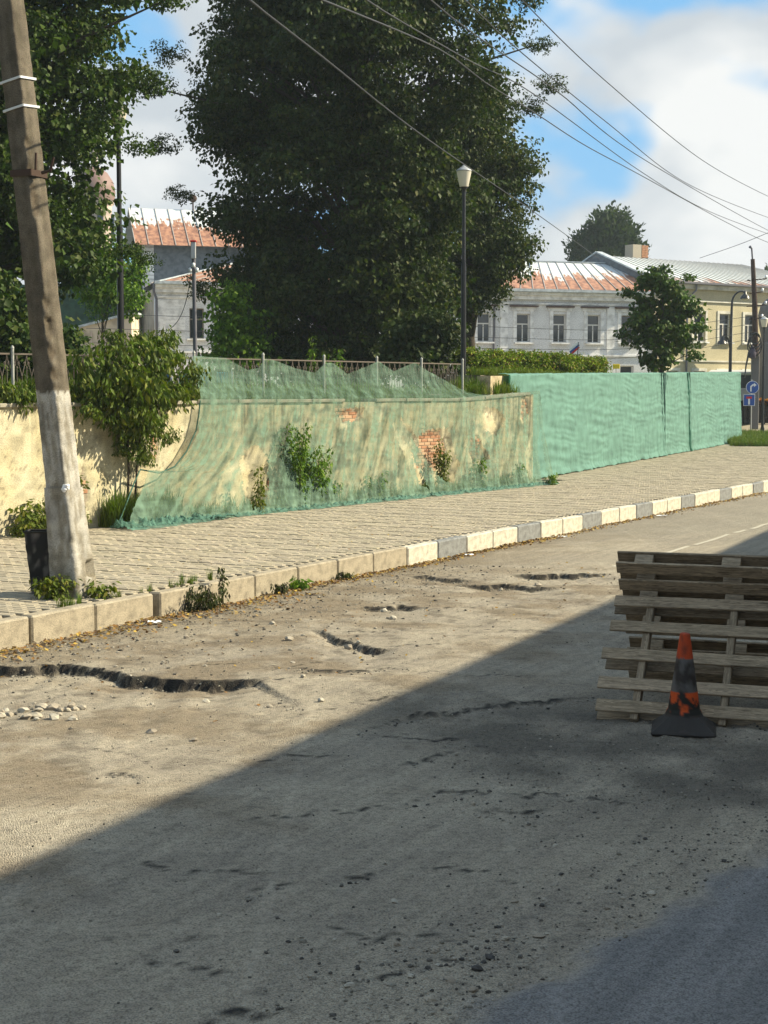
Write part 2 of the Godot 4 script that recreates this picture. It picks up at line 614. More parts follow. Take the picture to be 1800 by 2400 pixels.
func grain_picture() -> ImageTexture:
	var s := 512
	var im := Image.create(s, s, false, Image.FORMAT_RGB8)
	var f := noise(41, 1.0, 4)
	for y in s:
		for x in s:
			var bend := f.get_noise_2d(x * 0.006, y * 0.02) * 26.0
			var g := f.get_noise_2d(x * 0.004, (y + bend) * 0.16) * 0.35 + f.get_noise_2d(x * 0.05, y * 0.6) * 0.12
			var knot := 0.0
			for kp in [Vector2(90, 120), Vector2(330, 300), Vector2(420, 80), Vector2(210, 430)]:
				var q := Vector2(x - kp.x, (y - kp.y) * 2.0)
				knot = maxf(knot, exp(-q.length_squared() / 260.0))
			var l := clampf(0.84 + g - knot * 0.35 + f.get_noise_2d(x * 0.02, y * 0.02) * 0.12, 0.2, 1.0)
			im.set_pixel(x, y, Color(l, l * 0.985, l * 0.96))
	return ImageTexture.create_from_image(im)


func make_ground() -> void:
	var b := MB.new()
	var e := 900.0
	b.quad(P(-e, -0.3, -200), P(e, -0.3, -200), P(e, -0.3, e), P(-e, -0.3, e))
	structure("ground", b, mats.earth_far)
	# the park behind the lower wall, about as high as its top
	b = MB.new()
	var k := A0 + AD * -30.0 - AN * 0.32
	var l := A0 + AD * 18.2 - AN * 0.32
	b.quad(P(k.x, 2.22, k.y), P(l.x, 2.36, l.y), P(1.8, 2.4, 60), P(-40, 2.3, 60))
	b.quad(P(-40, 2.3, 60), P(1.8, 2.4, 60), P(40, 2.4, 118), P(-90, 2.3, 118))
	b.quad(P(-90, 2.3, 118), P(40, 2.4, 118), P(140, 2.0, 300), P(-200, 2.0, 300))
	structure("park_lawn", b, mats.turf)
	# upper terrace behind the taller wall
	b = MB.new()
	b.quad(R(0.3, 3.02, -0.25), R(43.3, 3.78, -0.25), P(14.5, 3.7, 84), P(1.9, 3.1, 62))
	b.tri(R(0.3, 3.02, -0.25), P(1.9, 3.1, 62), P(1.75, 3.02, 40.3))
	b.quad(R(43.3, 1.0, -0.25), P(14.5, 1.0, 84), P(14.5, 3.7, 84), R(43.3, 3.78, -0.25))
	b.quad(P(1.9, 2.0, 62), P(1.75, 2.0, 40.3), P(1.75, 3.02, 40.3), P(1.9, 3.1, 62))
	structure("terrace_lawn", b, mats.turf)
	# the street that runs past the white house
	b = MB.new()
	b.quad(P(-60, 2.425, 66), P(4, 2.425, 66), P(14.5, 2.425, 84.4), P(-60, 2.425, 84.4))
	b.quad(P(-60, 2.425, 84.4), P(14.5, 2.425, 84.4), P(17, 2.425, 97), P(-60, 2.425, 97))
	structure("upper_street", b, mats.plaza)
	# open square beyond the walls, climbing a little
	b = MB.new()
	b.quad(P(12, 0.20, 70), P(60, 0.20, 70), P(60, 0.5, 88), P(10, 0.5, 88))
	b.quad(P(10, 0.5, 88), P(60, 0.5, 88), P(70, 1.5, 104), P(8, 1.5, 104))
	b.quad(P(8, 1.5, 104), P(70, 1.5, 104), P(80, 2.1, 130), P(0, 2.1, 130))
	structure("square_paving", b, mats.plaza)


# ---- road -------------------------------------------------------------------
# broken asphalt edges: [points (x, d)], drop, reach of the hollow on the near side
const LEDGES := [
	[[-4.4, 13.9, -3.47, 13.72, -2.72, 13.67, -2.3, 13.35, -1.92, 13.12, -1.07, 12.98, -0.94, 12.56, -0.78, 12.07, -0.58, 11.65], 0.115, 1.5],
	[[-0.78, 15.8, -0.6, 15.65, -0.42, 15.28, -0.22, 14.85, 0.12, 14.6], 0.085, 0.55],
	[[-0.90, 13.68, -0.55, 13.58, -0.37, 13.53, 0.0, 13.58, 0.24, 13.52], 0.035, 0.16],
	[[-0.36, 17.55, -0.1, 17.75, 0.2, 17.85, 0.52, 17.6], 0.075, 0.45],
	[[0.30, 20.95, 0.6, 20.8, 0.94, 20.55, 1.2, 20.4], 0.07, 0.5],
	[[0.95, 19.9, 1.3, 19.8, 1.63, 19.75, 2.3, 19.6], 0.08, 0.5],
	[[1.70, 20.85, 2.1, 20.9, 2.36, 20.95, 3.15, 21.05], 0.09, 0.6],
	[[-1.84, 9.68, -1.68, 9.75, -1.52, 9.64], 0.035, 0.10],
	[[0.08, 9.95, 0.28, 10.1, 0.52, 10.42], 0.03, 0.12],
	[[0.08, 8.85, 0.31, 9.19, 0.70, 9.26], 0.022, 0.14],
	[[0.50, 8.78, 0.70, 8.70, 0.98, 8.88], 0.022, 0.14],
	[[-0.30, 7.47, -0.14, 7.58, 0.05, 7.93], 0.025, 0.16],
	[[-0.67, 7.34, -0.53, 7.48, -0.40, 7.60], 0.018, 0.10],
	[[-1.05, 6.20, -0.98, 6.43, -0.82, 6.80], 0.022, 0.14],
	[[-0.75, 5.60, -0.55, 5.84, -0.40, 5.95], 0.03, 0.2],
	[[-0.2, 10.9, 0.25, 11.5, 0.99, 11.95, 1.75, 12.35], 0.035, 0.9],
]

# hairline cracks branching off the broken edges: [points (x, d)], drop, reach
func cracks() -> Array:
	var r := RandomNumberGenerator.new()
	r.seed = 404
	var out := []
	for e in [[-2.5, 13.0, 1.4], [-1.6, 12.6, 1.0], [-0.6, 11.6, 0.9], [-1.2, 13.6, 0.8], [-0.1, 14.7, 0.9], [0.2, 13.5, 1.2], [0.4, 17.4, 0.9], [-0.5, 15.9, 0.7], [-0.1, 10.8, 0.8], [0.5, 10.4, 0.7], [-0.9, 8.6, 1.1], [0.05, 7.9, 0.7], [-1.4, 7.7, 0.9], [-0.4, 6.8, 0.8], [-1.1, 6.5, 0.5], [0.7, 9.2, 0.9], [-2.2, 10.6, 0.8], [-1.0, 10.2, 0.8], [0.9, 16.0, 0.9], [-0.2, 6.2, 0.6]]:
		var pts := []
		var x: float = e[0]
		var d: float = e[1]
		var bend := r.randf_range(-0.7, 0.9)
		while x < e[0] + e[2]:
			pts.append(x)
			pts.append(d)
			x += r.randf_range(0.05, 0.12)
			d += bend * 0.08 + r.randf_range(-0.07, 0.07)
		out.append([pts, r.randf_range(0.010, 0.018), 0.05])
	return out

var ledges_all := []

func ledge_line(pts: Array, x: float) -> float:
	for i in range(0, pts.size() - 2, 2):
		if x <= pts[i + 2]:
			var k := (x - float(pts[i])) / (float(pts[i + 2]) - float(pts[i]))
			return lerpf(pts[i + 1], pts[i + 3], k)
	return pts[pts.size() - 1]

# returns (height, broken: 0..1 raw tarmac, dust 0..1)
func road_at(x: float, d: float) -> Vector3:
	var big := noise(51, 0.35, 3)
	var mid := noise(52, 2.1, 4)
	var fin := noise(53, 11.0, 3)
	var jag := noise(54, 2.6, 4)
	var b1 := big.get_noise_2d(x, d)
	var m1 := mid.get_noise_2d(x, d)
	var f1 := fin.get_noise_2d(x, d)
	var q := Vector2(x, d) - K0
	var u := q.dot(KN)
	var vv := q.dot(KD)
	var h := 0.03 * b1 + 0.0035 * m1 + 0.0035 * f1
	h -= 0.05 * exp(-u / 0.5)
	var raw := 0.0
	if ledges_all.is_empty():
		ledges_all = LEDGES + cracks()
	for L in ledges_all:
		var pts: Array = L[0]
		var x0: float = pts[0]
		var x1: float = pts[pts.size() - 2]
		if x < x0 or x > x1:
			continue
		var s := ledge_line(pts, x) + jag.get_noise_2d(x, x0) * 0.16 + jag.get_noise_2d(x * 3.7, x0 + 9.0) * 0.06 + jag.get_noise_2d(x * 9.0, x0 + 30.0) * 0.03 + f1 * 0.012 - d
		var lip := minf(0.07, 0.012 + float(L[1]) * 0.45)
		if s < -lip:
			continue
		var w := minf(1.0, minf((x - x0), (x1 - x)) / (0.22 * (x1 - x0) + 0.02))
		var drop: float = L[1]
		var reach: float = L[2]
		w = w * (0.8 + 0.4 * jag.get_noise_2d(x * 0.7, 40.0 + x0))
		if s > 0.0:
			h -= drop * w * exp(-s / reach) * smoothstep(-0.012, 0.045, s)
			raw = maxf(raw, clampf(1.0 - s / (drop * 1.2), 0.0, 1.0) * clampf(w * 1.6, 0.0, 1.0))
		else:
			raw = maxf(raw, (1.0 + s / lip) * clampf(w * 1.5, 0.0, 1.0))
	h += 0.010 * smoothstep(6.0, 3.5, u) * smoothstep(10.0, 7.0, vv) * noise(55, 4.5, 4).get_noise_2d(x, d)
	# churned rough strip round the pallets
	var rough := smoothstep(0.0, 0.9, x - 0.2 + (d - 9.5) * 0.35) * smoothstep(8.0, 8.9, d - x * 0.25) * smoothstep(13.2, 11.6, d)
	h += rough * (0.016 * mid.get_noise_2d(x * 2.3, d * 2.3 + 9.0) + 0.014 * f1)
	# smooth newer carriageway in the near right
	var edge := patch_side(x, d) + 0.16 * mid.get_noise_2d(x * 0.9 + 5.0, d * 0.9)
	var patch := smoothstep(-0.05, 0.10, edge)
	h = lerpf(h, 0.018 + 0.012 * b1, patch)
	var dust := clampf(0.55 + 0.9 * b1 + 0.5 * m1, 0.0, 1.0)
	return Vector3(h, maxf(raw, 0.0), dust)

func patch_side(x: float, d: float) -> float:
	# line (0.25, 5.7) - (2.1, 8.1): positive on the right
	var a := Vector2(0.30, 5.73)
	var t := (Vector2(2.12, 8.1) - a).normalized()
	var q := Vector2(x, d) - a
	return q.dot(Vector2(t.y, -t.x))

func make_road() -> void:
	var us := []
	var u := 0.0
	while u < 9.9:
		us.append(u)
		u += 0.034
	while u < 16.0:
		us.append(u)
		u += 0.4
	us.append(16.0)
	var vs := [-40.0, -30.0, -20.0, -14.0, -11.0, -9.5]
	var v := -8.6
	while v < 13.0:
		vs.append(v)
		v += 0.034
	while v < 30.0:
		vs.append(v)
		v += 0.12
	while v < 110.0:
		vs.append(v)
		v += 2.0
	var b := MB.new()
	b.colored = true
	var tone := noise(61, 0.9, 4)
	var streak := noise(62, 1.0, 3)
	var spot := noise(63, 7.0, 3)
	var earthy := noise(64, 0.8, 5)
	var cols := us.size()
	for vv in vs:
		for uu in us:
			var q: Vector2 = K0 + KD * float(vv) + KN * float(uu)
			var r := road_at(q.x, q.y)
			var dust := r.z
			# wheel-dragged streaks run along the street
			var st := streak.get_noise_2d(float(uu) * 6.5, float(vv) * 0.4)
			var tn := tone.get_noise_2d(q.x, q.y)
			var col := Color(0.35, 0.31, 0.25).lerp(Color(0.545, 0.485, 0.375), clampf(dust * 0.5 + 0.3 + st * 0.5, 0.0, 1.0))
			# earth drifted against the kerb
			var gut := clampf(1.25 - float(uu) / 1.5 + tn * 0.9, 0.0, 1.0) * smoothstep(30.0, 12.0, float(vv))
			col = col.lerp(Color(0.30, 0.245, 0.165), gut * 0.75)
			# bare brown earth and crumbled tarmac between the kerb and the broken edges
			var ruin := smoothstep(6.4, 3.6, float(uu) + tn * 1.6) * smoothstep(10.5, 7.0, float(vv) + tn * 2.0)
			var earth := smoothstep(-0.12, 0.30, earthy.get_noise_2d(q.x * 0.8, q.y * 0.8) + 0.25 * spot.get_noise_2d(q.x * 0.6, q.y * 0.6))
			col = col.lerp(Color(0.285, 0.225, 0.15), ruin * earth * 0.72)
			col = col.lerp(Color(0.15, 0.125, 0.095), ruin * clampf(earthy.get_noise_2d(q.x * 2.6 + 40.0, q.y * 2.6) * 1.6 - 0.25, 0.0, 0.6))
			col = col.lerp(Color(0.12, 0.115, 0.10), clampf(spot.get_noise_2d(q.x, q.y) * 1.2 - 0.35, 0.0, 0.6))
			# darker damp churned earth round the pallets
			var churn := smoothstep(0.0, 1.2, q.x - 0.1 + (q.y - 9.5) * 0.35) * smoothstep(7.4, 8.9, q.y - q.x * 0.25) * smoothstep(13.0, 11.8, q.y + tn * 1.2)
			col = col.lerp(Color(0.15, 0.135, 0.11), clampf(churn * (0.62 + tn * 0.9), 0.0, 0.85))
			if patch_side(q.x, q.y) > -0.3:
				var e := smoothstep(-0.10, 0.16, patch_side(q.x, q.y) + 0.16 * noise(52, 2.1, 4).get_noise_2d(q.x * 0.9 + 5.0, q.y * 0.9))
				var fresh := Color(0.255, 0.255, 0.255).lerp(Color(0.34, 0.335, 0.33), clampf(0.4 + st * 1.1, 0.0, 1.0))
				col = col.lerp(fresh, e)
			if float(vv) > 12.0:
				col = col.lerp(Color(0.36, 0.335, 0.275), 0.55 * smoothstep(12.0, 17.0, float(vv)))
			col = col.lerp(Color(0.022, 0.022, 0.022), clampf(r.y * 1.25, 0.0, 0.95))
			b.col = col
			b.put(P(q.x, r.x, q.y), Vector3.UP)
	b.smooth_grid_normals(cols, vs.size())
	b.grid_faces(cols, vs.size())
	structure("road", b, mats.asphalt)
	# faded lane line
	b = MB.new()
	var a := Vector2(4.24, 23.59)
	var z := Vector2(7.31, 29.31)
	var dr := (z - a).normalized()
	var nr := Vector2(dr.y, -dr.x)
	for i in 40:
		var p := a + dr * (i * 0.4 - 2.0)
		var o := p + dr * 0.4
		var wd := 0.045 + 0.02 * noise(3, 1.3, 3).get_noise_1d(i * 1.7)
		var hs := []
		for g in [p - nr * wd, o - nr * wd, o + nr * wd, p + nr * wd]:
			hs.append(P(g.x, road_at(g.x, g.y).x + 0.006, g.y))
		if noise(4, 1.1, 2).get_noise_1d(i * 2.3) > -0.25:
			b.quad(hs[3], hs[2], hs[1], hs[0])
	var ln := structure("lane_marking", b, mat("line_paint", lin(0.46, 0.43, 0.35), 0.85, {tex = mats.concrete.albedo_texture, scale = 1.5}))
	ln.name = "lane_marking"


func make_kerb_and_footway() -> void:
	# kerb stones about a metre long: two whitewashed, one grey, the near ones bare
	var kerb := Node3D.new()
	kerb.name = "kerb"
	kerb.set_meta("kind", "structure")
	add_child(kerb)
	kerb.position = S(0, 0)
	var f := frame(KD)
	var variants := []
	for k in 3:
		var m := MB.new()
		m.box(Vector3(0, -0.08, 0), Vector3(1.012 - 0.006 * k, 0.64, 0.17), Basis.IDENTITY, 0.018)
		variants.append(m.commit())
	rng.seed = 12
	for i in range(-10, 50):
		var v0 := 9.72 + 1.03 * (i - 8)
		var kind := posmod(i - 8, 3)
		var m: Material = mats.kerb_grey if kind == 0 else mats.kerb_white
		if v0 < 8.0:
			m = mats.kerb_plain
		var xf := Transform3D(f.rotated(Vector3.UP, rng.randf_range(-0.008, 0.008)).rotated(Vector3.RIGHT, rng.randf_range(-0.012, 0.012)), S(-0.085 + rng.randf_range(-0.008, 0.008), v0 + 0.515, rng.randf_range(-0.008, 0.006)) - kerb.position)
		if absf(v0 - 2.5) < 0.4:
			xf.origin += f.x * 0.09      # the open, broken joint near the pole
			xf.origin.y -= 0.012
		part(kerb, "kerb_stone", variants[posmod(i, 3)], m, xf)
	# footway: sand bed with concrete pavers
	var foot := Node3D.new()
	foot.name = "footway"
	foot.set_meta("kind", "structure")
	add_child(foot)
	var bed := MB.new()
	var far := B0 + BD * 60.0
	bed.quad(S(-0.172, -30, 0.196), S(-0.172, 62, 0.196), P(far.x, 0.196, far.y), R(3.0, 0.196))
	bed.tri(S(-0.172, -30, 0.196), R(3.0, 0.196), W(18.6, 0.196))
	bed.quad(S(-0.172, -30, 0.196), W(18.6, 0.196), W(-30, 0.196), S(-12, -34, 0.196))
	part(foot, "sand_bed", bed.commit(), mats.sand)
	var pm := MB.new()
	pm.box(Vector3(0, -0.03, 0), Vector3(0.194, 0.06, 0.094), Basis.IDENTITY, 0.006)
	var paver := pm.commit()
	var near := []
	var rest := []
	var un := noise(71, 0.8, 3)
	rng.seed = 5
	var row := 0
	var v := -3.0
	while v < 72.0:
		var uo := -0.175 - 0.1
		var off := 0.1 if row % 2 == 1 else 0.0
		var sag := 0.0
		if row % 7 == 0:
			sag = 0.010
		while uo > -13.0:
			var uu := uo - off
			var q := K0 + KD * v + KN * uu
			var aa := (q - A0).dot(AN)
			var bb := (q - B0).dot(BN)
			var ra := (q - B0).dot(BD)
			var inside := aa > -0.02 if ra < 3.2 else bb > -0.02
			if not inside:
				break
			uo -= 0.2
			if q.x < -0.40 * q.y - 1.6 or q.x > 0.36 * q.y + 2.0:
				continue
			var hp := 0.24 + 0.012 * un.get_noise_2d(q.x, q.y) - sag * rng.randf_range(0.6, 1.0) + rng.randf_range(-0.002, 0.002)
			var bs := f.rotated(Vector3.UP, PI / 2 + rng.randf_range(-0.02, 0.02)).rotated(Vector3.RIGHT, rng.randf_range(-0.016, 0.016)).rotated(Vector3.FORWARD, rng.randf_range(-0.016, 0.016))
			var xf := Transform3D(bs, P(q.x, hp, q.y))
			if q.distance_to(Vector2(-3.43, 16.9)) < 0.30:
				continue
			if q.x > -0.262 * q.y and q.y < 19.5 and near.size() < 300 and q.y > 11.0:
				near.append(xf)
			else:
				rest.append(xf)
		v += 0.1
		row += 1
	for xf in near:
		part(foot, "paver", paver, mats["paver%d" % rng.randi_range(0, 3)], xf)
	var mm := MultiMesh.new()
	mm.transform_format = MultiMesh.TRANSFORM_3D
	mm.use_colors = true
	mm.mesh = paver
	mm.instance_count = rest.size()
	for i in rest.size():
		mm.set_instance_transform(i, rest[i])
		var k := rng.randf_range(0.86, 1.12)
		mm.set_instance_color(i, Color(k, k * rng.randf_range(0.98, 1.01), k * rng.randf_range(0.95, 1.02)))
	var mi := MultiMeshInstance3D.new()
	mi.name = "pavers"
	mi.multimesh = mm
	mi.material_override = mats.paver_mix
	mi.set_meta("kind", "stuff")
	foot.add_child(mi, true)
	# the other side of the street: footway and the two-storey house that shades the road
	var b := MB.new()
	var e := Vector2(0.403, 0.915)
	var en := Vector2(0.915, -0.403)
	var o := Vector2(5.0, 0.0)
	var p0 := o - e * 34.0
	var p1 := o + e * 84.0
	b.box(P((p0.x + p1.x) / 2 - en.x * 0.75, 0.0, (p0.y + p1.y) / 2 - en.y * 0.75), Vector3(118, 0.40, 1.5), frame(e))
	structure("far_footway", b, mats.plaza)


const WALL_TOP := [-30.0, 2.24, 0.0, 2.30, 4.8, 2.36, 15.0, 2.41, 18.43, 2.58]

func wall_top(a: float) -> float:
	for i in range(0, WALL_TOP.size() - 2, 2):
		if a <= WALL_TOP[i + 2]:
			return lerpf(WALL_TOP[i + 1], WALL_TOP[i + 3], (a - WALL_TOP[i]) / (WALL_TOP[i + 2] - WALL_TOP[i]))
	return 2.58

# where the plaster has come off: centre (a, h), half-size
const PEELED := [[9.85, 2.12, 0.50, 0.16], [13.25, 1.25, 0.62, 0.55], [15.35, 1.25, 0.28, 0.32], [17.92, 2.2, 0.2, 0.30], [3.7, 1.55, 0.13, 0.22], [1.9, 0.9, 0.10, 0.3], [7.2, 0.75, 0.30, 0.14]]

func peel(a: float, h: float) -> float:
	var k := -1.0
	var j := noise(81, 2.6, 4).get_noise_2d(a, h) * 0.55
	for q in PEELED:
		k = maxf(k, 1.0 - Vector2((a - q[0]) / q[2], (h - q[1]) / q[3]).length() + j)
	return k

func make_walls() -> void:
	var low := thing("retaining_wall", "cream plastered retaining wall with peeling stained face along the footway", "wall", W(6, 0.2))
	var b := MB.new()
	b.colored = true
	var streak := noise(82, 1.0, 4)
	var blot := noise(83, 1.3, 5)
	var cols := 0
	var step := 0.045
	var rows := 54
	var as_ := []
	var a := -8.0
	while a < 18.43:
		as_.append(a)
		a += step
	as_.append(18.43)
	cols = as_.size()
	for j in rows:
		for ai in as_:
			var t := float(j) / (rows - 1)
			var h := lerpf(0.1, wall_top(ai) - 0.02, t)
			var pk := peel(ai, h)
			var rel := 0.008 * blot.get_noise_2d(ai * 0.6, h * 0.6) - (0.035 if pk > 0.0 else 0.0)
			var col := Color(0.60, 0.53, 0.335).lerp(Color(0.69, 0.635, 0.45), clampf(0.5 + blot.get_noise_2d(ai, h) * 1.2, 0.0, 1.0))
			# rain runs down from the coping in narrow streaks
			var run := streak.get_noise_2d(ai * 3.2, h * 0.35) + 0.6 * streak.get_noise_2d(ai * 9.0, h * 0.25 + 20.0)
			var len := 0.5 + 0.9 * streak.get_noise_2d(ai * 1.4, 70.0)
			var sk := smoothstep(0.05, 0.45, run) * smoothstep(len + 0.7, len * 0.3, wall_top(ai) - h)
			var under := smoothstep(4.0, 6.0, ai)      # the netted stretch is the most weathered
			col = col.lerp(Color(0.17, 0.16, 0.115), sk * (0.40 + 0.45 * under))
			var mold := smoothstep(0.12, 0.5, blot.get_noise_2d(ai * 0.55 + 30.0, h * 0.8) + 0.25 * blot.get_noise_2d(ai * 3.0, h * 3.0) )
			col = col.lerp(Color(0.17, 0.18, 0.135), mold * (0.12 + 0.72 * under))
			# hairline cracks
			if absf(blot.get_noise_2d(ai * 0.9 + 11.0, h * 0.9)) < 0.012:
				col = col.lerp(Color(0.16, 0.12, 0.08), 0.55)
			if pk > 0.0:
				col = Color(0.42, 0.36, 0.27)
			b.col = col
			b.put(W(ai, h, rel), Vector3.UP)
	b.smooth_grid_normals(cols, rows)
	b.grid_faces(cols, rows)
	wpart(low, "plaster_face", b, mats.plaster)
	var core := MB.new()
	for s in range(-15, 9):
		var a0 := s * 2.0
		var a1 := minf(a0 + 2.0, 18.40)
		core.quad(W(a0, wall_top(a0) - 0.03, -0.05), W(a1, wall_top(a1) - 0.03, -0.05), W(a1, wall_top(a1) - 0.03, -0.4), W(a0, wall_top(a0) - 0.03, -0.4))
		core.quad(W(a1, 0.0, -0.4), W(a0, 0.0, -0.4), W(a0, wall_top(a0) - 0.03, -0.4), W(a1, wall_top(a1) - 0.03, -0.4))
		core.quad(W(a0, 0.0, -0.045), W(a1, 0.0, -0.045), W(a1, wall_top(a1) - 0.03, -0.045), W(a0, wall_top(a0) - 0.03, -0.045))
	core.quad(W(18.425, 0, -0.01), W(18.425, 0, -0.45), W(18.425, 2.56, -0.45), W(18.425, 2.56, -0.01))
	wpart(low, "core", core, mats.mortar)
	# coping stones along the top
	var cv := []
	for k in 3:
		var m := MB.new()
		m.box(Vector3.ZERO, Vector3(1.20 - 0.01 * k, 0.07, 0.48), Basis.IDENTITY, 0.012)
		cv.append(m.commit())
	rng.seed = 33
	for i in range(-7, 15):
		var ac := i * 1.215 + 0.6
		var slope := (wall_top(ac + 0.6) - wall_top(ac - 0.6)) / 1.2
		if ac > 9.3 and ac < 10.4:
			continue
		var bs := frame(AD).rotated(frame(AD).z, atan(slope) + rng.randf_range(-0.008, 0.008))
		part(low, "coping_stone", cv[posmod(i, 3)], mats.coping, Transform3D(bs, W(ac, wall_top(ac) + 0.012 + rng.randf_range(-0.008, 0.008), -0.19 + rng.randf_range(-0.012, 0.012)) - low.position))
	# bricks laid bare where the plaster fell
	var bm := MB.new()
	bm.box(Vector3.ZERO, Vector3(0.245, 0.064, 0.05), Basis.IDENTITY, 0.006)
	var brick := bm.commit()
	for q in PEELED:
		var h: float = q[1] - q[3] * 1.4
		var row := 0
		while h < q[1] + q[3] * 1.4:
			var ab: float = q[0] - q[2] * 1.4 + (0.13 if row % 2 else 0.0)
			while ab < q[0] + q[2] * 1.4:
				if peel(ab, h) > -0.06 and peel(ab - 0.1, h) > -0.2 and h < wall_top(ab) - 0.05 and ab < 18.25:
					part(low, "brick", brick, mats.brick_a if rng.randf() < 0.45 else mats.brick_b, Transform3D(frame(AD), W(ab, h, -0.046 + rng.randf_range(-0.006, 0.006)) - low.position))
				ab += 0.26
			h += 0.077
			row += 1
	# taller wall, plain plaster, behind the tight netting
	var tall := thing("retaining_wall", "taller retaining wall hidden behind tight green netting", "wall", R(20, 0.2))
	b = MB.new()
	for s in 22:
		var a0 := -0.5 + s * 2.0
		var a1 := a0 + 2.0
		var h0 := 3.02 + 0.018 * a0
		var h1 := 3.02 + 0.018 * a1
		b.quad(R(a0, 0.0), R(a1, 0.0), R(a1, h1), R(a0, h0))
		b.quad(R(a1, 0.0, -0.35), R(a0, 0.0, -0.35), R(a0, h0, -0.35), R(a1, h1, -0.35))
		b.quad(R(a0, h0), R(a1, h1), R(a1, h1, -0.35), R(a0, h0, -0.35))
	b.quad(R(-0.5, 0, -0.35), R(-0.5, 0), R(-0.5, 3.01), R(-0.5, 3.01, -0.35))
	b.quad(R(43.5, 0), R(43.5, 0, -0.35), R(43.5, 3.8, -0.35), R(43.5, 3.8))
	b.tint(Color(0.60, 0.50, 0.32))
	for i in b.c.size():
		b.c[i] = Color(0.60, 0.50, 0.32)
	wpart(tall, "plaster_face", b, mats.plaster)
	# short cross wall under the terrace, facing the viewer
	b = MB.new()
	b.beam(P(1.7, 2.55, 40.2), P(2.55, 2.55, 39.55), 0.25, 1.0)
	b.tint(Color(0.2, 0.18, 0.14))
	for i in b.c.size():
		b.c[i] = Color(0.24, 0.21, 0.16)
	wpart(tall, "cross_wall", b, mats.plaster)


# ---- buildings --------------------------------------------------------------
# wall sheet with openings, built of boxes butted round the holes; local x along, y up, outer face at z = 0
func holed_wall(b: MB, org: Vector3, bs: Basis, x0: float, x1: float, h0: float, h1: float, holes: Array, thick := 0.45) -> void:
	var xs := [x0, x1]
	var ys := [h0, h1]
	for r in holes:
		for e in [r.position.x, r.end.x]:
			if not xs.has(e):
				xs.append(e)
		for e in [r.position.y, r.end.y]:
			if not ys.has(e):
				ys.append(e)
	xs.sort()
	ys.sort()
	for i in xs.size() - 1:
		var run := -1.0
		for j in ys.size() - 1:
			var m := Vector2((xs[i] + xs[i + 1]) / 2, (ys[j] + ys[j + 1]) / 2)
			var open := false
			for r in holes:
				if r.has_point(m):
					open = true
			if not open and run < 0.0:
				run = ys[j]
			if run >= 0.0 and (open or j == ys.size() - 2):
				var top: float = ys[j] if open else ys[j + 1]
				b.box(org + bs * Vector3(m.x, (run + top) / 2, -thick / 2), Vector3(xs[i + 1] - xs[i], top - run, thick), bs)
				run = -1.0

func window(house: Node3D, org: Vector3, bs: Basis, r: Rect2, frame_mat: Material, trim: Material, lintel := true, label := "") -> void:
	var c := r.get_center()
	var fr := MB.new()
	var w := 0.065
	var zz := -0.20
	fr.box(org + bs * Vector3(r.position.x + w / 2, c.y, zz), Vector3(w, r.size.y, 0.08), bs)
	fr.box(org + bs * Vector3(r.end.x - w / 2, c.y, zz), Vector3(w, r.size.y, 0.08), bs)
	fr.box(org + bs * Vector3(c.x, r.position.y + w / 2, zz), Vector3(r.size.x - 2 * w, w, 0.08), bs)
	fr.box(org + bs * Vector3(c.x, r.end.y - w / 2, zz), Vector3(r.size.x - 2 * w, w, 0.08), bs)
	var tr := r.position.y + r.size.y * 0.64
	fr.box(org + bs * Vector3(c.x, tr, zz), Vector3(r.size.x - 2 * w, 0.075, 0.075), bs)
	fr.box(org + bs * Vector3(c.x, (r.position.y + w + tr - 0.04) / 2, zz), Vector3(0.06, tr - 0.04 - r.position.y - w, 0.075), bs)
	var win := wpart(house, "window", fr, frame_mat)
	if label:
		win.set_meta("label", label)
	var gl := MB.new()
	gl.box(org + bs * Vector3(c.x, c.y, zz - 0.02), Vector3(r.size.x - 0.02, r.size.y - 0.02, 0.012), bs)
	wpart(win, "pane", gl, mats.dark_glass)
	var si := MB.new()
	si.box(org + bs * Vector3(c.x, r.position.y - 0.05, 0.06), Vector3(r.size.x + 0.35, 0.09, 0.30), bs)
	wpart(win, "sill", si, trim)
	if lintel:
		var su := MB.new()
		for s in [-1.0, 1.0]:
			su.box(org + bs * Vector3(c.x + s * (r.size.x / 2 + 0.13), c.y + 0.1, 0.03), Vector3(0.22, r.size.y + 0.2, 0.06), bs)
		su.box(org + bs * Vector3(c.x, r.end.y + 0.30, 0.04), Vector3(r.size.x + 0.70, 0.20, 0.08), bs)
		wpart(win, "surround", su, trim)
		var li := MB.new()
		li.box(org + bs * Vector3(c.x, r.end.y + 0.45, 0.13), Vector3(r.size.x + 0.95, 0.08, 0.26), bs)
		wpart(win, "lintel_cap", li, mats.lintel_brown)

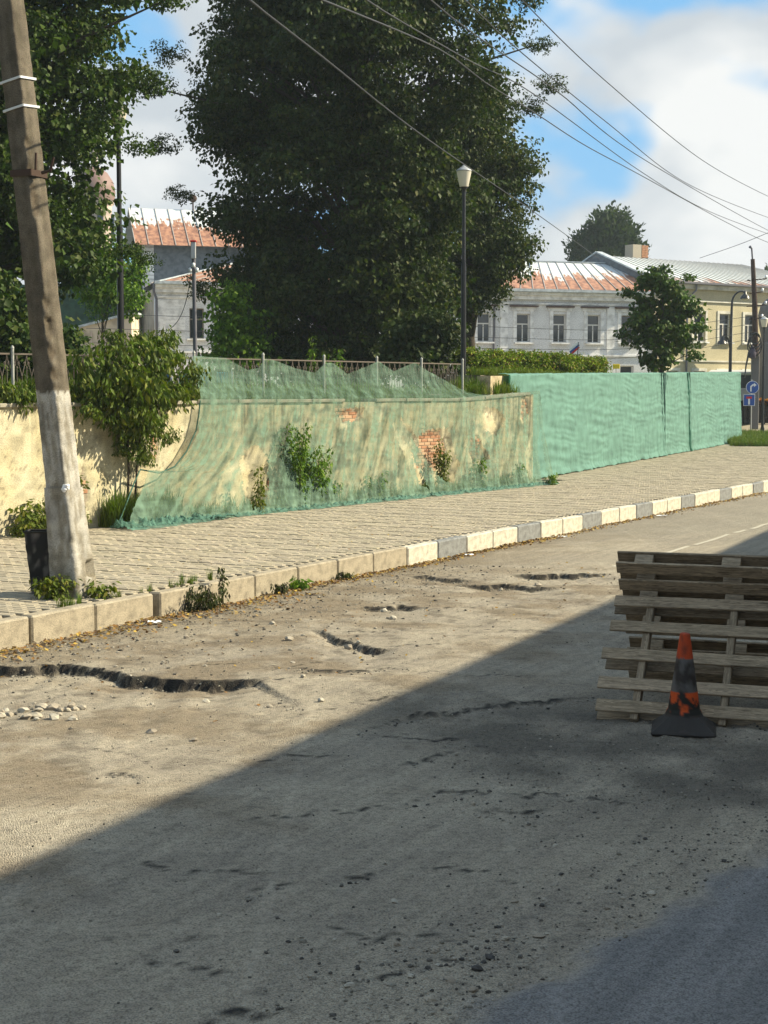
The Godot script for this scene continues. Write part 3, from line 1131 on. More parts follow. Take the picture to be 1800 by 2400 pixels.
# roof slope of standing-seam sheets between an eaves line and a ridge line, one mesh per sheet
func sheet_roof(roof: Node3D, ea: Vector3, eb: Vector3, ra: Vector3, rb: Vector3, n: int, m: Material, u0 := 0.0) -> void:
	var nn := (eb - ea).cross(ra - ea).normalized()
	if nn.y < 0:
		nn = -nn
	for i in n:
		var k0 := float(i) / n
		var k1 := float(i + 1) / n
		var b := MB.new()
		var a := ea.lerp(eb, k0)
		var c := ea.lerp(eb, k1)
		var e := ra.lerp(rb, k1)
		var f := ra.lerp(rb, k0)
		var us := u0 + i / 32.0
		b.quad(a, c, e, f, Vector2(us, 1), Vector2(us + 0.031, 1), Vector2(us + 0.031, 0), Vector2(us, 0))
		var t := nn * -0.03
		b.quad(a + t, a, f, f + t)
		b.quad(c, c + t, e + t, e)
		b.quad(a + t, c + t, c, a, Vector2(us, 1), Vector2(us + 0.03, 1), Vector2(us + 0.03, 0.99), Vector2(us, 0.99))
		var sh := wpart(roof, "roof_sheet", b, m)
		var s := MB.new()
		s.beam(a + nn * 0.02, f + nn * 0.02, 0.035, 0.05, nn)
		wpart(roof, "seam", s, mats.seam)
		sh.name = sh.name

func pipe(house: Node3D, pts: Array, r := 0.075) -> void:
	wpart(house, "downpipe", MB.new().tube(pts, [r], 8), mats.dark_pipe)

func make_buildings() -> void:
	white_house()
	yellow_house()
	left_backdrop()
	# the house across the street: its eaves draw the shadow on the road
	var e := Vector2(0.403, 0.915)
	var o := Vector2(5.0, 0.0)
	var bs := frame(e)
	var org := P(o.x, 0, o.y)
	var sh := thing("street_house", "plastered two-storey street house standing to the right outside the photo", "house", P(o.x, 0.2, o.y))
	var holes := []
	for i in 24:
		for h in [1.5, 4.9]:
			holes.append(Rect2(-24.0 + i * 4.1, h, 1.2, 1.9))
	var b := MB.new()
	var back := Basis(-bs.x, Vector3.UP, -bs.z)
	holed_wall(b, org, back, -84.0, 34.0, 0.0, 7.9, [], 0.4)
	# body and roof behind the facade
	b.box(org + bs * Vector3(25, 3.9, 6.4), Vector3(118, 7.8, 11.9), bs)
	wpart(sh, "wall", b, mats.beige_wall)
	var rf := MB.new()
	rf.box(org + bs * Vector3(25, 8.0, 6.05), Vector3(119, 0.14, 12.0), bs)
	var rr := wpart(sh, "roof", rf, mats.tin)
	rr.name = "roof"

func white_house() -> void:
	var f0 := Vector2(-12.94, 87.0)
	var dir := Vector2(0.9607, 0.2777)
	var bk := Vector2(-0.2777, 0.9607)
	var L := 30.6
	var bs := frame(dir)          # x along, z towards the viewer
	var org := P(f0.x, 0, f0.y)
	var H := func(s: float, h: float, back: float) -> Vector3:
		var q := f0 + dir * s + bk * back
		return P(q.x, h, q.y)
	var house: Node3D = thing("white_house", "long white two-storey house with rusty tin roof behind the trees", "house", H.call(L / 2, 2.3, 0.0))
	var holes := []
	var ups := [2.36, 4.9, 7.4, 9.9, 12.4, 14.9, 17.3, 19.74, 22.26, 24.63, 26.9, 29.15]
	for s in ups:
		holes.append(Rect2(s - 0.42, 5.92, 0.84, 1.72))
	for s in [2.36, 22.26, 24.63, 26.9, 29.15]:
		holes.append(Rect2(s - 0.45, 3.05, 0.9, 1.5))
	var b := MB.new()
	holed_wall(b, org, bs, 0.0, L, 1.9, 8.75, holes, 0.5)
	b.box(H.call(L / 2, 5.3, 10.0 - 0.25), Vector3(L, 6.8, 0.5), bs)
	b.box(H.call(L - 0.25, 5.3, 5.0), Vector3(0.5, 6.8, 9.0), bs)
	wpart(house, "wall", b, mats.white_wall)
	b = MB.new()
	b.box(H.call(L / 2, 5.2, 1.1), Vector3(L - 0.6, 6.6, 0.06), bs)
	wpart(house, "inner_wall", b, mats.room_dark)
	# beige side wall with planked lower part
	b = MB.new()
	b.box(H.call(0.2, 5.3, 8.25), Vector3(0.398, 6.9, 15.5), bs)
	var side := wpart(house, "side_wall", b, mats.beige_wall)
	for i in 9:
		var pb := MB.new()
		pb.box(H.call(-0.03, 3.6, 1.0 + i * 0.75), Vector3(0.05, 2.9, 0.10), bs)
		wpart(side, "batten", pb, mats.pinkish)
	for s in ups:
		window(house, org, bs, Rect2(s - 0.42, 5.92, 0.84, 1.72), mats.window_frame if s > 3.0 and s < 29 else mats.window_brown, mats.white_trim, s > 3.0)
	for s in [2.36, 22.26, 24.63, 26.9, 29.15]:
		window(house, org, bs, Rect2(s - 0.45, 3.05, 0.9, 1.5), mats.window_frame, mats.white_trim, false)
	# mouldings
	for m in [[5.15, 0.10, 0.10], [8.25, 0.10, 0.12], [8.62, 0.26, 0.28], [8.84, 0.18, 0.46]]:
		b = MB.new()
		b.box(H.call(L / 2, m[0], -m[2] / 2), Vector3(L + 0.1, m[1], m[2] - 0.004), bs)
		wpart(house, "cornice" if m[0] > 8 else "string_course", b, mats.white_trim)
	for s in [0.35, 11.0, 21.0, 28.0]:
		b = MB.new()
		b.box(H.call(s, 6.65, -0.035), Vector3(0.5, 2.9, 0.066), bs)
		wpart(house, "pilaster", b, mats.white_trim)
	for i in 17:
		b = MB.new()
		b.box(H.call(1.05, 5.35 + i * 0.19, -0.014), Vector3(1.3, 0.165, 0.026), bs)
		wpart(house, "board", b, mats.white_trim)
	# main roof
	b = MB.new()
	b.box(H.call(L / 2, 8.96, -0.42), Vector3(L + 0.2, 0.10, 0.5), bs)
	b.box(H.call(L / 2, 9.02, -0.70), Vector3(L + 0.2, 0.16, 0.10), bs)
	var roof := Node3D.new()
	roof.name = "roof"
	house.add_child(roof)
	wpart(roof, "gutter", b, mats.tin)
	sheet_roof(roof, H.call(0.2, 9.05, -0.70), H.call(L, 9.05, -0.70), H.call(7.9, 11.25, 5.0), H.call(L, 11.25, 5.0), 38, mats.roof_rust)
	sheet_roof(roof, H.call(L, 9.05, 10.4), H.call(0.2, 9.05, 10.4), H.call(L, 11.25, 5.0), H.call(7.9, 11.25, 5.0), 10, mats.roof_rust, 0.3)
	sheet_roof(roof, H.call(-0.1, 9.05, 10.4), H.call(-0.1, 9.05, -0.70), H.call(7.7, 11.25, 5.0), H.call(7.7, 11.25, 5.0), 8, mats.roof_pale, 0.5)
	var cap := MB.new()
	cap.beam(H.call(0.1, 9.08, -0.70), H.call(7.8, 11.30, 5.0), 0.22, 0.06)
	cap.beam(H.call(7.8, 11.30, 5.0), H.call(L, 11.30, 5.0), 0.2, 0.06)
	wpart(roof, "ridge_cap", cap, mats.tin)
	# attic block over the left end
	b = MB.new()
	b.box(H.call(4.7, 10.2, 7.2), Vector3(9.4, 3.2, 5.2), bs)
	var att := wpart(house, "attic", b, mats.shingle_grey)
	for i in 12:
		var pl := MB.new()
		pl.box(H.call(0.25, 9.0 + i * 0.235, 4.57), Vector3(0.62, 0.205, 0.05), bs)
		wpart(att, "board", pl, mats.white_trim)
	var gab := MB.new()
	gab.prism(PackedVector2Array([Vector2(-2.6, 8.4), Vector2(2.6, 8.4), Vector2(2.6, 11.8), Vector2(0, 13.9), Vector2(-2.6, 11.8)]), 0.12, H.call(-0.12, 0.0, 7.2), Basis(bs.z, Vector3.UP, bs.x))
	wpart(att, "gable", gab, mats.white_wall)
	var ar := Node3D.new()
	ar.name = "attic_roof"
	house.add_child(ar)
	sheet_roof(ar, H.call(-0.6, 11.55, 3.95), H.call(9.8, 11.55, 3.95), H.call(-0.6, 14.05, 7.2), H.call(9.8, 14.05, 7.2), 13, mats.roof_rust, 0.11)
	sheet_roof(ar, H.call(9.8, 11.55, 10.4), H.call(-0.6, 11.55, 10.4), H.call(9.8, 14.05, 7.2), H.call(-0.6, 14.05, 7.2), 6, mats.roof_pale, 0.6)
	var ch := MB.new()
	ch.box(H.call(5.6, 14.1, 7.6), Vector3(1.3, 1.1, 0.9), bs)
	wpart(ar, "chimney", ch, mats.tin)
	var cw := MB.new()
	cw.tube([H.call(3.35, 13.9, 7.2), H.call(3.35, 14.6, 7.2)], [0.05], 6)
	cw.lathe([Vector2(0.02, -0.26), Vector2(0.20, -0.16), Vector2(0.26, 0.0), Vector2(0.20, 0.16), Vector2(0.02, 0.26)], H.call(3.35, 14.75, 7.2), 10)
	wpart(ar, "vent_cowl", cw, mats.rust_iron)
	# balcony on the side
	b = MB.new()
	b.box(H.call(-0.9, 8.72, 9.5), Vector3(1.8, 0.32, 11.0), bs)
	var bal := wpart(house, "balcony", b, mats.cream_trim)
	var rl := MB.new()
	rl.beam(H.call(-1.7, 9.9, 4.1), H.call(-1.7, 9.9, 14.8), 0.06, 0.06)
	rl.beam(H.call(-1.7, 9.9, 4.1), H.call(0.1, 9.9, 4.1), 0.06, 0.06)
	wpart(bal, "handrail", rl, mats.black_paint)
	for i in 14:
		var ps := MB.new()
		if i < 6:
			ps.tube([H.call(-1.65 + i * 0.32, 8.88, 4.1), H.call(-1.65 + i * 0.32, 9.88, 4.1)], [0.03], 5)
		else:
			ps.tube([H.call(-1.7, 8.88, 4.1 + (i - 5) * 1.1), H.call(-1.7, 9.88, 4.1 + (i - 5) * 1.1)], [0.03], 5)
		wpart(bal, "baluster", ps, mats.black_paint)
	# downpipes and the plinth
	pipe(house, [H.call(20.75, 8.9, -0.35), H.call(20.75, 8.55, -0.35), H.call(20.35, 8.0, -0.12), H.call(20.3, 2.5, -0.12)])
	pipe(house, [H.call(-0.12, 9.0, -0.45), H.call(-0.12, 8.5, -0.45), H.call(0.06, 8.1, -0.12), H.call(0.06, 2.5, -0.12)])
	pipe(house, [H.call(-0.2, 8.4, 6.0), H.call(-0.5, 7.6, 6.0), H.call(-0.15, 7.0, 6.0), H.call(-0.15, 2.5, 6.0)])
	# split air conditioner and its hose
	b = MB.new()
	b.box(H.call(18.45, 6.75, -0.20), Vector3(0.85, 0.62, 0.36), bs, 0.03)
	var ac := wpart(house, "air_conditioner", b, mats.white_trim)
	wpart(ac, "fan_grille", MB.new().tube([H.call(18.45, 6.75, -0.38), H.call(18.45, 6.75, -0.41)], [0.24], 14), mats.dark_pipe)

func yellow_house() -> void:
	var c0 := Vector2(16.75, 97.2)
	var dir := Vector2(0.845, 0.535)
	var bk := Vector2(-0.535, 0.845)
	var bs := frame(dir)
	var org := P(c0.x, 0, c0.y)
	var H := func(s: float, h: float, back: float) -> Vector3:
		var q := c0 + dir * s + bk * back
		return P(q.x, h, q.y)
	var L := 17.0
	var house: Node3D = thing("yellow_house", "pale yellow two-storey house with grey tin roof and brick chimney", "house", H.call(L / 2, 1.6, 0.0))
	var ups := [2.0, 4.35, 6.6, 8.9, 11.2, 13.5]
	var holes := []
	for s in ups:
		holes.append(Rect2(s - 0.54, 6.2, 1.08, 1.85))
		holes.append(Rect2(s - 0.54, 3.2, 1.0, 1.1))
	var b := MB.new()
	holed_wall(b, org, bs, 0.0, L, 1.0, 9.6, holes, 0.5)
	b.box(H.call(L / 2, 5.2, 9.0), Vector3(L, 7.6, 0.5), bs)
	b.box(H.call(L - 0.25, 5.2, 4.5), Vector3(0.5, 7.6, 8.4), bs)
	wpart(house, "wall", b, mats.yellow_wall)
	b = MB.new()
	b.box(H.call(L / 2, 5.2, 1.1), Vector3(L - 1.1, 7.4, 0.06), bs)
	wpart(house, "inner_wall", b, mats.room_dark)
	for s in ups:
		window(house, org, bs, Rect2(s - 0.54, 6.2, 1.08, 1.85), mats.window_frame, mats.white_trim, false)
		window(house, org, bs, Rect2(s - 0.54, 3.2, 1.0, 1.1), mats.window_frame, mats.white_trim, false)
		for r in [Rect2(s - 0.54, 6.2, 1.08, 1.85), Rect2(s - 0.54, 3.2, 1.0, 1.1)]:
			b = MB.new()
			for q in [-1.0, 1.0]:
				b.box(org + bs * Vector3(s + q * 0.60, r.get_center().y, 0.025), Vector3(0.18, r.size.y + 0.36, 0.05), bs)
			b.box(org + bs * Vector3(s, r.end.y + 0.09, 0.025), Vector3(1.0, 0.18, 0.046), bs)
			wpart(house, "window_trim", b, mats.cream_trim)
	for m in [[4.95, 0.10, 0.08], [8.8, 0.10, 0.10], [9.68, 0.28, 0.30]]:
		b = MB.new()
		b.box(H.call(L / 2, m[0], -m[2] / 2), Vector3(L + 0.1, m[1], m[2] - 0.004), bs)
		wpart(house, "cornice", b, mats.cream_trim)
	# fire wall rising over the neighbour's roof
	var g := MB.new()
	g.prism(PackedVector2Array([Vector2(0.55, 1.0), Vector2(0.55, 10.05), Vector2(-4.5, 12.0), Vector2(-9.3, 10.05), Vector2(-9.3, 1.0)]), 0.35, H.call(-0.17, 0.0, 0.0), Basis(bs.z, Vector3.UP, -bs.x))
	var fw := wpart(house, "fire_wall", g, mats.shingle_grey)
	var cp := MB.new()
	cp.beam(H.call(-0.35, 10.1, -0.65), H.call(-0.35, 12.06, 4.5), 0.55, 0.09)
	cp.beam(H.call(-0.35, 12.06, 4.5), H.call(-0.35, 10.1, 9.5), 0.55, 0.09)
	wpart(fw, "tin_capping", cp, mats.tin)
	var roof := Node3D.new()
	roof.name = "roof"
	house.add_child(roof)
	b = MB.new()
	b.box(H.call(L / 2, 9.9, -0.5), Vector3(L + 0.6, 0.13, 0.36), bs)
	wpart(roof, "gutter", b, mats.dark_pipe)
	sheet_roof(roof, H.call(0.0, 9.96, -0.65), H.call(L + 0.6, 9.96, -0.65), H.call(0.0, 11.85, 4.5), H.call(L - 4.5, 11.85, 4.5), 28, mats.roof_pale, 0.05)
	sheet_roof(roof, H.call(L + 0.6, 9.96, 9.4), H.call(0.0, 9.96, 9.4), H.call(L - 4.5, 11.85, 4.5), H.call(0.0, 11.85, 4.5), 12, mats.roof_pale, 0.4)
	sheet_roof(roof, H.call(L + 0.6, 9.96, -0.65), H.call(L + 0.6, 9.96, 9.4), H.call(L - 4.5, 11.85, 4.5), H.call(L - 4.5, 11.85, 4.5), 9, mats.roof_pale, 0.7)
	# chimney: rendered left half, bare brick right half
	var cm := MB.new()
	cm.box(H.call(3.05, 12.0, 5.0), Vector3(0.75, 1.5, 0.8), bs)
	var ch := wpart(roof, "chimney", cm, mats.mortar)
	ch.set_meta("label", "brick chimney with pale render on its left half")
	var bm := MB.new()
	bm.box(Vector3.ZERO, Vector3(0.27, 0.10, 0.84), Basis.IDENTITY, 0.008)
	var brick := bm.commit()
	for j in 7:
		for i in 2:
			part(ch, "brick", brick, mats.brick_a, Transform3D(bs, H.call(3.57 + i * 0.285 + (0.0 if j % 2 else 0.03), 11.98 + j * 0.115, 5.0) - house.position))
	pipe(house, [H.call(3.6, 9.8, -0.45), H.call(3.6, 9.45, -0.45), H.call(3.15, 8.9, -0.12), H.call(3.15, 1.9, -0.12)], 0.07)

func left_backdrop() -> void:
	# buildings glimpsed between the pole and the black lamp post
	var b := MB.new()
	var h := thing("netted_building", "building wrapped in dark green scaffold netting behind the left trees", "building", P(-19, 2.3, 92))
	b.box(P(-19.6, 5.4, 96), Vector3(8.0, 6.2, 8.0), frame(Vector2(0.98, 0.2)))
	wpart(h, "wall", b, mats.pinkish)
	b = MB.new()
	var cols := 26
	var rows := 14
	var f := noise(91, 0.6, 3)
	for j in rows:
		for i in cols:
			var x := -23.8 + 8.6 * i / (cols - 1)
			var y := 3.2 + 6.4 * j / (rows - 1)
			b.put(P(x, y - 0.45 * sin(PI * i / (cols - 1)) * j / (rows - 1.0), 91.2 + 0.25 * f.get_noise_2d(x * 1.3, y)), Vector3.UP)
	b.smooth_grid_normals(cols, rows)
	b.grid_faces(cols, rows)
	wpart(h, "scaffold_net", b, mats.scaffold_net)
	for i in 3:
		b = MB.new()
		b.box(P(-18.6 + i * 1.25, 4.0, 90.95), Vector3(0.55, 1.5, 0.12), Basis.IDENTITY)
		wpart(h, "window", b, mats.dark_glass if i != 1 else mats.window_frame)
	# low beige shed with a sloping roof edge
	var s := thing("shed", "low beige planked shed with sloping roof behind the black lamp post", "shed", P(-15, 2.3, 84))
	b = MB.new()
	b.prism(PackedVector2Array([Vector2(-1.4, 0), Vector2(1.4, 0), Vector2(1.4, 4.9), Vector2(-1.4, 4.2)]), 3.0, P(-15.2, 2.2, 87))
	wpart(s, "wall", b, mats.beige_wall)
	for i in 7:
		b = MB.new()
		b.box(P(-16.4 + i * 0.4, 4.2, 83.97), Vector3(0.06, 3.9, 0.05))
		wpart(s, "batten", b, mats.pinkish)
	b = MB.new()
	b.beam(P(-16.9, 6.35, 85.5), P(-13.6, 7.2, 85.5), 3.4, 0.12)
	wpart(s, "roof", b, mats.tin)
	# church cupola far off, behind the leaves
	var c := thing("church_cupola", "far church cupola with brown dome half hidden by leaves", "church", P(-26.2, 2.0, 140))
	wpart(c, "drum", MB.new().lathe([Vector2(1.55, 2.0), Vector2(1.55, 20.0), Vector2(1.75, 20.1), Vector2(1.75, 20.4)], P(-26.2, 0, 140), 16), mats.pinkish)
	wpart(c, "dome", MB.new().lathe([Vector2(1.8, 20.4), Vector2(1.9, 21.2), Vector2(1.7, 22.1), Vector2(1.2, 22.9), Vector2(0.5, 23.4), Vector2(0.25, 23.6)], P(-26.2, 0, 140), 18), mats.copper_dome)
	wpart(c, "lantern", MB.new().lathe([Vector2(0.3, 23.5), Vector2(0.3, 24.4), Vector2(0.42, 24.5), Vector2(0.30, 25.0), Vector2(0.02, 25.5)], P(-26.2, 0, 140), 10), mats.pinkish)
	for i in 6:
		var an := TAU * i / 6.0
		b = MB.new()
		b.box(P(-26.2 + 1.53 * cos(an), 18.0, 140 + 1.53 * sin(an)), Vector3(0.5, 2.4, 0.5))
		wpart(c, "window", b, mats.dark_glass)


# ---- plants -----------------------------------------------------------------
# a twig with n small folded leaves
func spray(key: int, n: int, size: float, spread: float, tones: Array, droop := 0.3, broad := 0.75) -> Array:
	return [spray_one(key, n, size, spread, tones, droop, broad, Color(1, 1, 1)), spray_one(key + 50, n, size, spread, tones, droop, broad, Color(0.82, 0.84, 0.9)), spray_one(key + 90, n, size, spread, tones, droop, broad, Color(1.2, 1.12, 0.95))]

func spray_one(key: int, n: int, size: float, spread: float, tones: Array, droop: float, broad: float, wash: Color) -> ArrayMesh:
	var r := RandomNumberGenerator.new()
	r.seed = key
	var b := MB.new()
	b.colored = true
	for i in n:
		var k: Color = tones[r.randi_range(0, tones.size() - 1)]
		var g := r.randf_range(0.75, 1.2)
		b.col = Color(k.r * g * wash.r, k.g * g * wash.g, k.b * g * wash.b)
		var at := Vector3(r.randf_range(-1, 1), r.randf_range(-0.45, 0.45), r.randf_range(-1, 1)) * spread
		var dir := (Vector3(at.x, -droop * r.randf_range(0.2, 1.6), at.z) + Vector3(r.randf_range(-1, 1), r.randf_range(-0.4, 0.5), r.randf_range(-1, 1)) * 0.8 * spread).normalized()
		var side := dir.cross(Vector3(r.randf_range(-0.7, 0.7), 1, r.randf_range(-0.7, 0.7))).normalized()
		var up := side.cross(dir).normalized()
		var s := size * r.randf_range(0.7, 1.25)
		var tip := at + dir * s
		var l := at + dir * s * 0.42 + side * s * broad * 0.5 + up * s * 0.10
		var q := at + dir * s * 0.42 - side * s * broad * 0.5 + up * s * 0.10
		var i0 := b.put(at, up)
		b.put(tip, up)
		b.put(l, (up - side * 0.35).normalized())
		b.put(q, (up + side * 0.35).normalized())
		b.tri_i(i0, i0 + 2, i0 + 1)
		b.tri_i(i0, i0 + 1, i0 + 3)
	return b.commit()

func scatter(parent: Node, called: String, m: Mesh, material: Material, xfs: Array, cols := []) -> MultiMeshInstance3D:
	var mm := MultiMesh.new()
	mm.transform_format = MultiMesh.TRANSFORM_3D
	mm.use_colors = not cols.is_empty()
	mm.mesh = m
	mm.instance_count = xfs.size()
	for i in xfs.size():
		mm.set_instance_transform(i, xfs[i])
		if cols.size():
			mm.set_instance_color(i, cols[i])
	var mi := MultiMeshInstance3D.new()
	mi.name = called
	mi.multimesh = mm
	mi.material_override = material
	parent.add_child(mi, true)
	return mi

# clusters: [centre, radius]; twigs spread through each cluster's volume, all joined into one mesh of leaves
func foliage(parent: Node3D, called: String, clusters: Array, per: int, m: Array, key: int, flat := 0.7) -> void:
	var r := RandomNumberGenerator.new()
	r.seed = key
	var mean := 0.0
	for c in clusters:
		mean += float(c[1]) / clusters.size()
	var kinds := []
	for v in 6:
		var one := SurfaceTool.new()
		one.begin(Mesh.PRIMITIVE_TRIANGLES)
		var lean := r.randi_range(0, 2)
		for i in int(per * mean * mean + 1):
			var p := Vector3(r.randfn(0, 0.5), r.randfn(0, 0.5) * flat, r.randfn(0, 0.5)).limit_length(1.15) * mean
			var bs := Basis.from_euler(Vector3(r.randf_range(-0.5, 0.5), r.randf() * TAU, r.randf_range(-0.5, 0.5))).scaled(Vector3.ONE * r.randf_range(0.8, 1.25))
			one.append_from(m[lean if r.randf() < 0.6 else r.randi_range(0, 2)], 0, Transform3D(bs, p))
		kinds.append(one.commit())
	var st := SurfaceTool.new()
	st.begin(Mesh.PRIMITIVE_TRIANGLES)
	for c in clusters:
		var s: float = c[1] / mean
		var bs := Basis(Vector3.UP, r.randf() * TAU).scaled(Vector3.ONE * s)
		st.append_from(kinds[r.randi_range(0, 5)], 0, Transform3D(bs, c[0] - parent.position))
	part(parent, called, st.commit(), mats.leaf)

func limbs(parent: Node3D, base: Vector3, top: Vector3, r0: float, targets: Array, key: int) -> void:
	var r := RandomNumberGenerator.new()
	r.seed = key
	var b := MB.new()
	var pts := []
	var rad := []
	for i in 9:
		var k := i / 8.0
		pts.append(base.lerp(top, k) + Vector3(r.randf_range(-1, 1), 0, r.randf_range(-1, 1)) * r0 * 0.5 * (1.0 if i > 0 else 0.0))
		rad.append(r0 * (1.25 if i == 0 else 1.0 - 0.85 * k))
	b.tube(pts, rad, 10)
	wpart(parent, "trunk", b, mats.bark)
	b = MB.new()
	for t in targets:
		var tp: Vector3 = t
		var k := clampf((tp.y - base.y) / maxf(top.y - base.y, 0.1) * 0.75 - 0.05 + r.randf_range(-0.08, 0.05), 0.08, 0.97)
		var s := base.lerp(top, k)
		var mid := s.lerp(tp, 0.5) + Vector3(r.randf_range(-0.2, 0.2), 0.12 * (tp - s).length(), r.randf_range(-0.2, 0.2))
		var rr := r0 * (1.0 - 0.85 * k) * 0.42
		b.tube([s, mid, tp], [rr, rr * 0.6, rr * 0.18], 5, false)
	wpart(parent, "limbs", b, mats.bark)

# silhouette rows: [height, left x, right x]
func outline_clusters(rows: Array, d: float, depth_k: float, n: int, size: float, key: int) -> Array:
	var r := RandomNumberGenerator.new()
	r.seed = key
	var f := noise(key, 0.55, 3)
	var out := []
	var tries := 0
	while out.size() < n and tries < n * 20:
		tries += 1
		var h := r.randf_range(rows[0][0], rows[rows.size() - 1][0])
		var l := 0.0
		var q := 0.0
		for i in rows.size() - 1:
			if h >= rows[i][0] and h <= rows[i + 1][0]:
				var k: float = (h - rows[i][0]) / (rows[i + 1][0] - rows[i][0])
				l = lerpf(rows[i][1], rows[i + 1][1], k)
				q = lerpf(rows[i][2], rows[i + 1][2], k)
		var rx := (q - l) / 2
		if rx < r.randf_range(0, 5.0):
			continue
		var an := r.randf() * TAU
		var rho := sqrt(r.randf_range(0.12, 1.0))
		var sz := size * r.randf_range(0.65, 1.3)
		var px := (l + q) / 2 + maxf(rx - sz * 0.55, 0.1) * rho * cos(an)
		var pd := d + maxf(rx * depth_k - sz * 0.55, 0.1) * rho * sin(an)
		if f.get_noise_3d(px, h * 1.3, pd) < -0.28:
			continue
		out.append([P(px, h, pd), sz])
	return out

func centres(cl: Array, step: int) -> Array:
	var o := []
	for i in range(0, cl.size(), step):
		o.append(cl[i][0])
	return o

func make_trees() -> void:
	var linden := [Color(0.040, 0.064, 0.019), Color(0.050, 0.070, 0.020), Color(0.034, 0.056, 0.018), Color(0.066, 0.076, 0.022)]
	var maple := [Color(0.052, 0.10, 0.02), Color(0.062, 0.115, 0.022), Color(0.042, 0.082, 0.018), Color(0.09, 0.122, 0.022)]
	var shade_maple := [Color(0.042, 0.076, 0.016), Color(0.05, 0.088, 0.018), Color(0.034, 0.064, 0.015), Color(0.075, 0.098, 0.02)]
	var fresh := [Color(0.085, 0.17, 0.018), Color(0.115, 0.20, 0.02), Color(0.07, 0.14, 0.018)]
	var sp_linden := spray(1, 20, 0.125, 0.27, linden, 0.5, 0.8)
	var sp_maple := spray(2, 19, 0.125, 0.27, shade_maple, 0.5, 0.95)
	var sp_fresh := spray(3, 14, 0.12, 0.22, fresh, 0.4, 0.85)
	# the big linden in the middle
	var t := thing("linden_tree", "huge dark linden tree with dense crown down to the fence", "tree", P(-0.6, 2.3, 50))
	var rows := [[3.1, -5.0, 1.5], [3.9, -5.2, 1.7], [5.0, -5.6, 2.0], [6.4, -5.7, 2.5], [8.2, -5.8, 3.0], [9.4, -6.2, 3.3], [11.2, -6.2, 3.4], [12.4, -6.3, 4.6], [14.0, -5.9, 4.6], [15.5, -5.6, 4.5], [18.0, -5.0, 4.0], [20.0, -2.5, 2.0]]
	var cl := outline_clusters(rows, 50.0, 0.85, 320, 1.0, 101)
	# single boughs that reach out past the crown
	for q in [[-7.2, 12.2, 0.55], [-7.0, 10.4, 0.5], [-6.8, 13.3, 0.5], [-6.4, 8.9, 0.45], [5.2, 12.3, 0.5], [4.9, 13.6, 0.45], [4.6, 15.0, 0.6], [-5.9, 6.0, 0.5], [4.7, 11.6, 0.45]]:
		cl.append([P(q[0], q[1], 49.0), q[2]])
	foliage(t, "crown", cl, 44, sp_linden, 201, 0.62)
	limbs(t, P(-0.6, 2.2, 50), P(-0.9, 17.0, 50), 0.42, centres(cl, 5), 301)
	# darker lime behind on the right
	t = thing("lime_tree", "dark green tree behind the lamp post, right of the huge linden", "tree", P(3.3, 2.3, 58))
	cl = outline_clusters([[6.2, 1.5, 4.6], [7.2, 0.6, 5.4], [8.6, 0.3, 5.8], [10.0, 0.5, 5.7], [11.5, 0.8, 5.7], [12.6, 1.4, 5.5], [13.6, 2.2, 4.6]], 58.0, 0.9, 90, 0.95, 103)
	foliage(t, "crown", cl, 46, sp_linden, 203, 0.75)
	limbs(t, P(3.3, 2.2, 58), P(3.2, 12.4, 58), 0.28, centres(cl, 4), 303)
	# maple filling the upper left
	t = thing("maple_tree", "broad maple tree filling the upper left corner behind the concrete pole", "tree", P(-10.2, 2.3, 38))
	cl = outline_clusters([[5.6, -12.5, -6.9], [6.6, -13.5, -6.6], [7.6, -14.0, -6.9], [8.6, -14.3, -6.6], [9.8, -14.5, -6.2], [10.9, -14.5, -5.9], [12.2, -14.2, -5.6], [13.5, -13.8, -6.0], [15.5, -12.5, -6.5], [17.0, -11, -8]], 38.0, 0.8, 210, 1.0, 104)
	for q in [[-5.1, 11.9, 0.5], [-5.6, 10.0, 0.45], [-5.9, 8.4, 0.4], [-6.2, 6.0, 0.4], [-5.7, 5.75, 0.3]]:
		cl.append([P(q[0], q[1], 37.0), q[2]])
	foliage(t, "crown", cl, 46, sp_maple, 204, 0.6)
	limbs(t, P(-10.2, 2.2, 38), P(-9.6, 15.0, 38), 0.36, centres(cl, 5), 304)
	# sunlit young maple behind the black post
	t = thing("young_maple", "bright green young tree behind the black lamp post on the left", "tree", P(-10.3, 2.3, 56))
	cl = outline_clusters([[5.6, -11.2, -8.8], [6.4, -11.8, -8.4], [7.3, -11.6, -8.7], [8.0, -11.0, -9.2]], 56.0, 0.9, 26, 0.6, 105)
	foliage(t, "crown", cl, 60, sp_fresh, 205)
	limbs(t, P(-10.3, 2.2, 56), P(-10.2, 7.6, 56), 0.08, centres(cl, 3), 305)
	# shade shrubs behind the fence on the left
	for i in 3:
		var at: Vector3 = [P(-8.6, 2.25, 34), P(-7.4, 2.25, 33.5), P(-9.9, 2.25, 36)][i]
		t = thing("lilac_bush", ["dark bush behind the fence at the left edge", "dark bush behind the fence right of the concrete pole", "tall dark bush behind the fence, behind the concrete pole"][i], "bush", at, "bushes behind the left fence")
		var hh: float = [2.4, 1.3, 3.2][i]
		cl = outline_clusters([[2.5, at.x - 0.9, at.x + 0.8], [2.5 + hh * 0.6, at.x - 1.1, at.x + 0.9], [2.5 + hh, at.x - 0.6, at.x + 0.5]], -at.z, 0.8, 26, 0.6, 120 + i)
		foliage(t, "foliage", cl, 60, sp_maple, 220 + i)
		limbs(t, at, at + Vector3(0, hh * 0.8, 0), 0.05, centres(cl, 3), 320 + i)
	# suckers at the foot of the linden
	t = thing("linden_suckers", "light green bushy shoots at the left foot of the huge linden", "bush", P(-4.6, 2.3, 47))
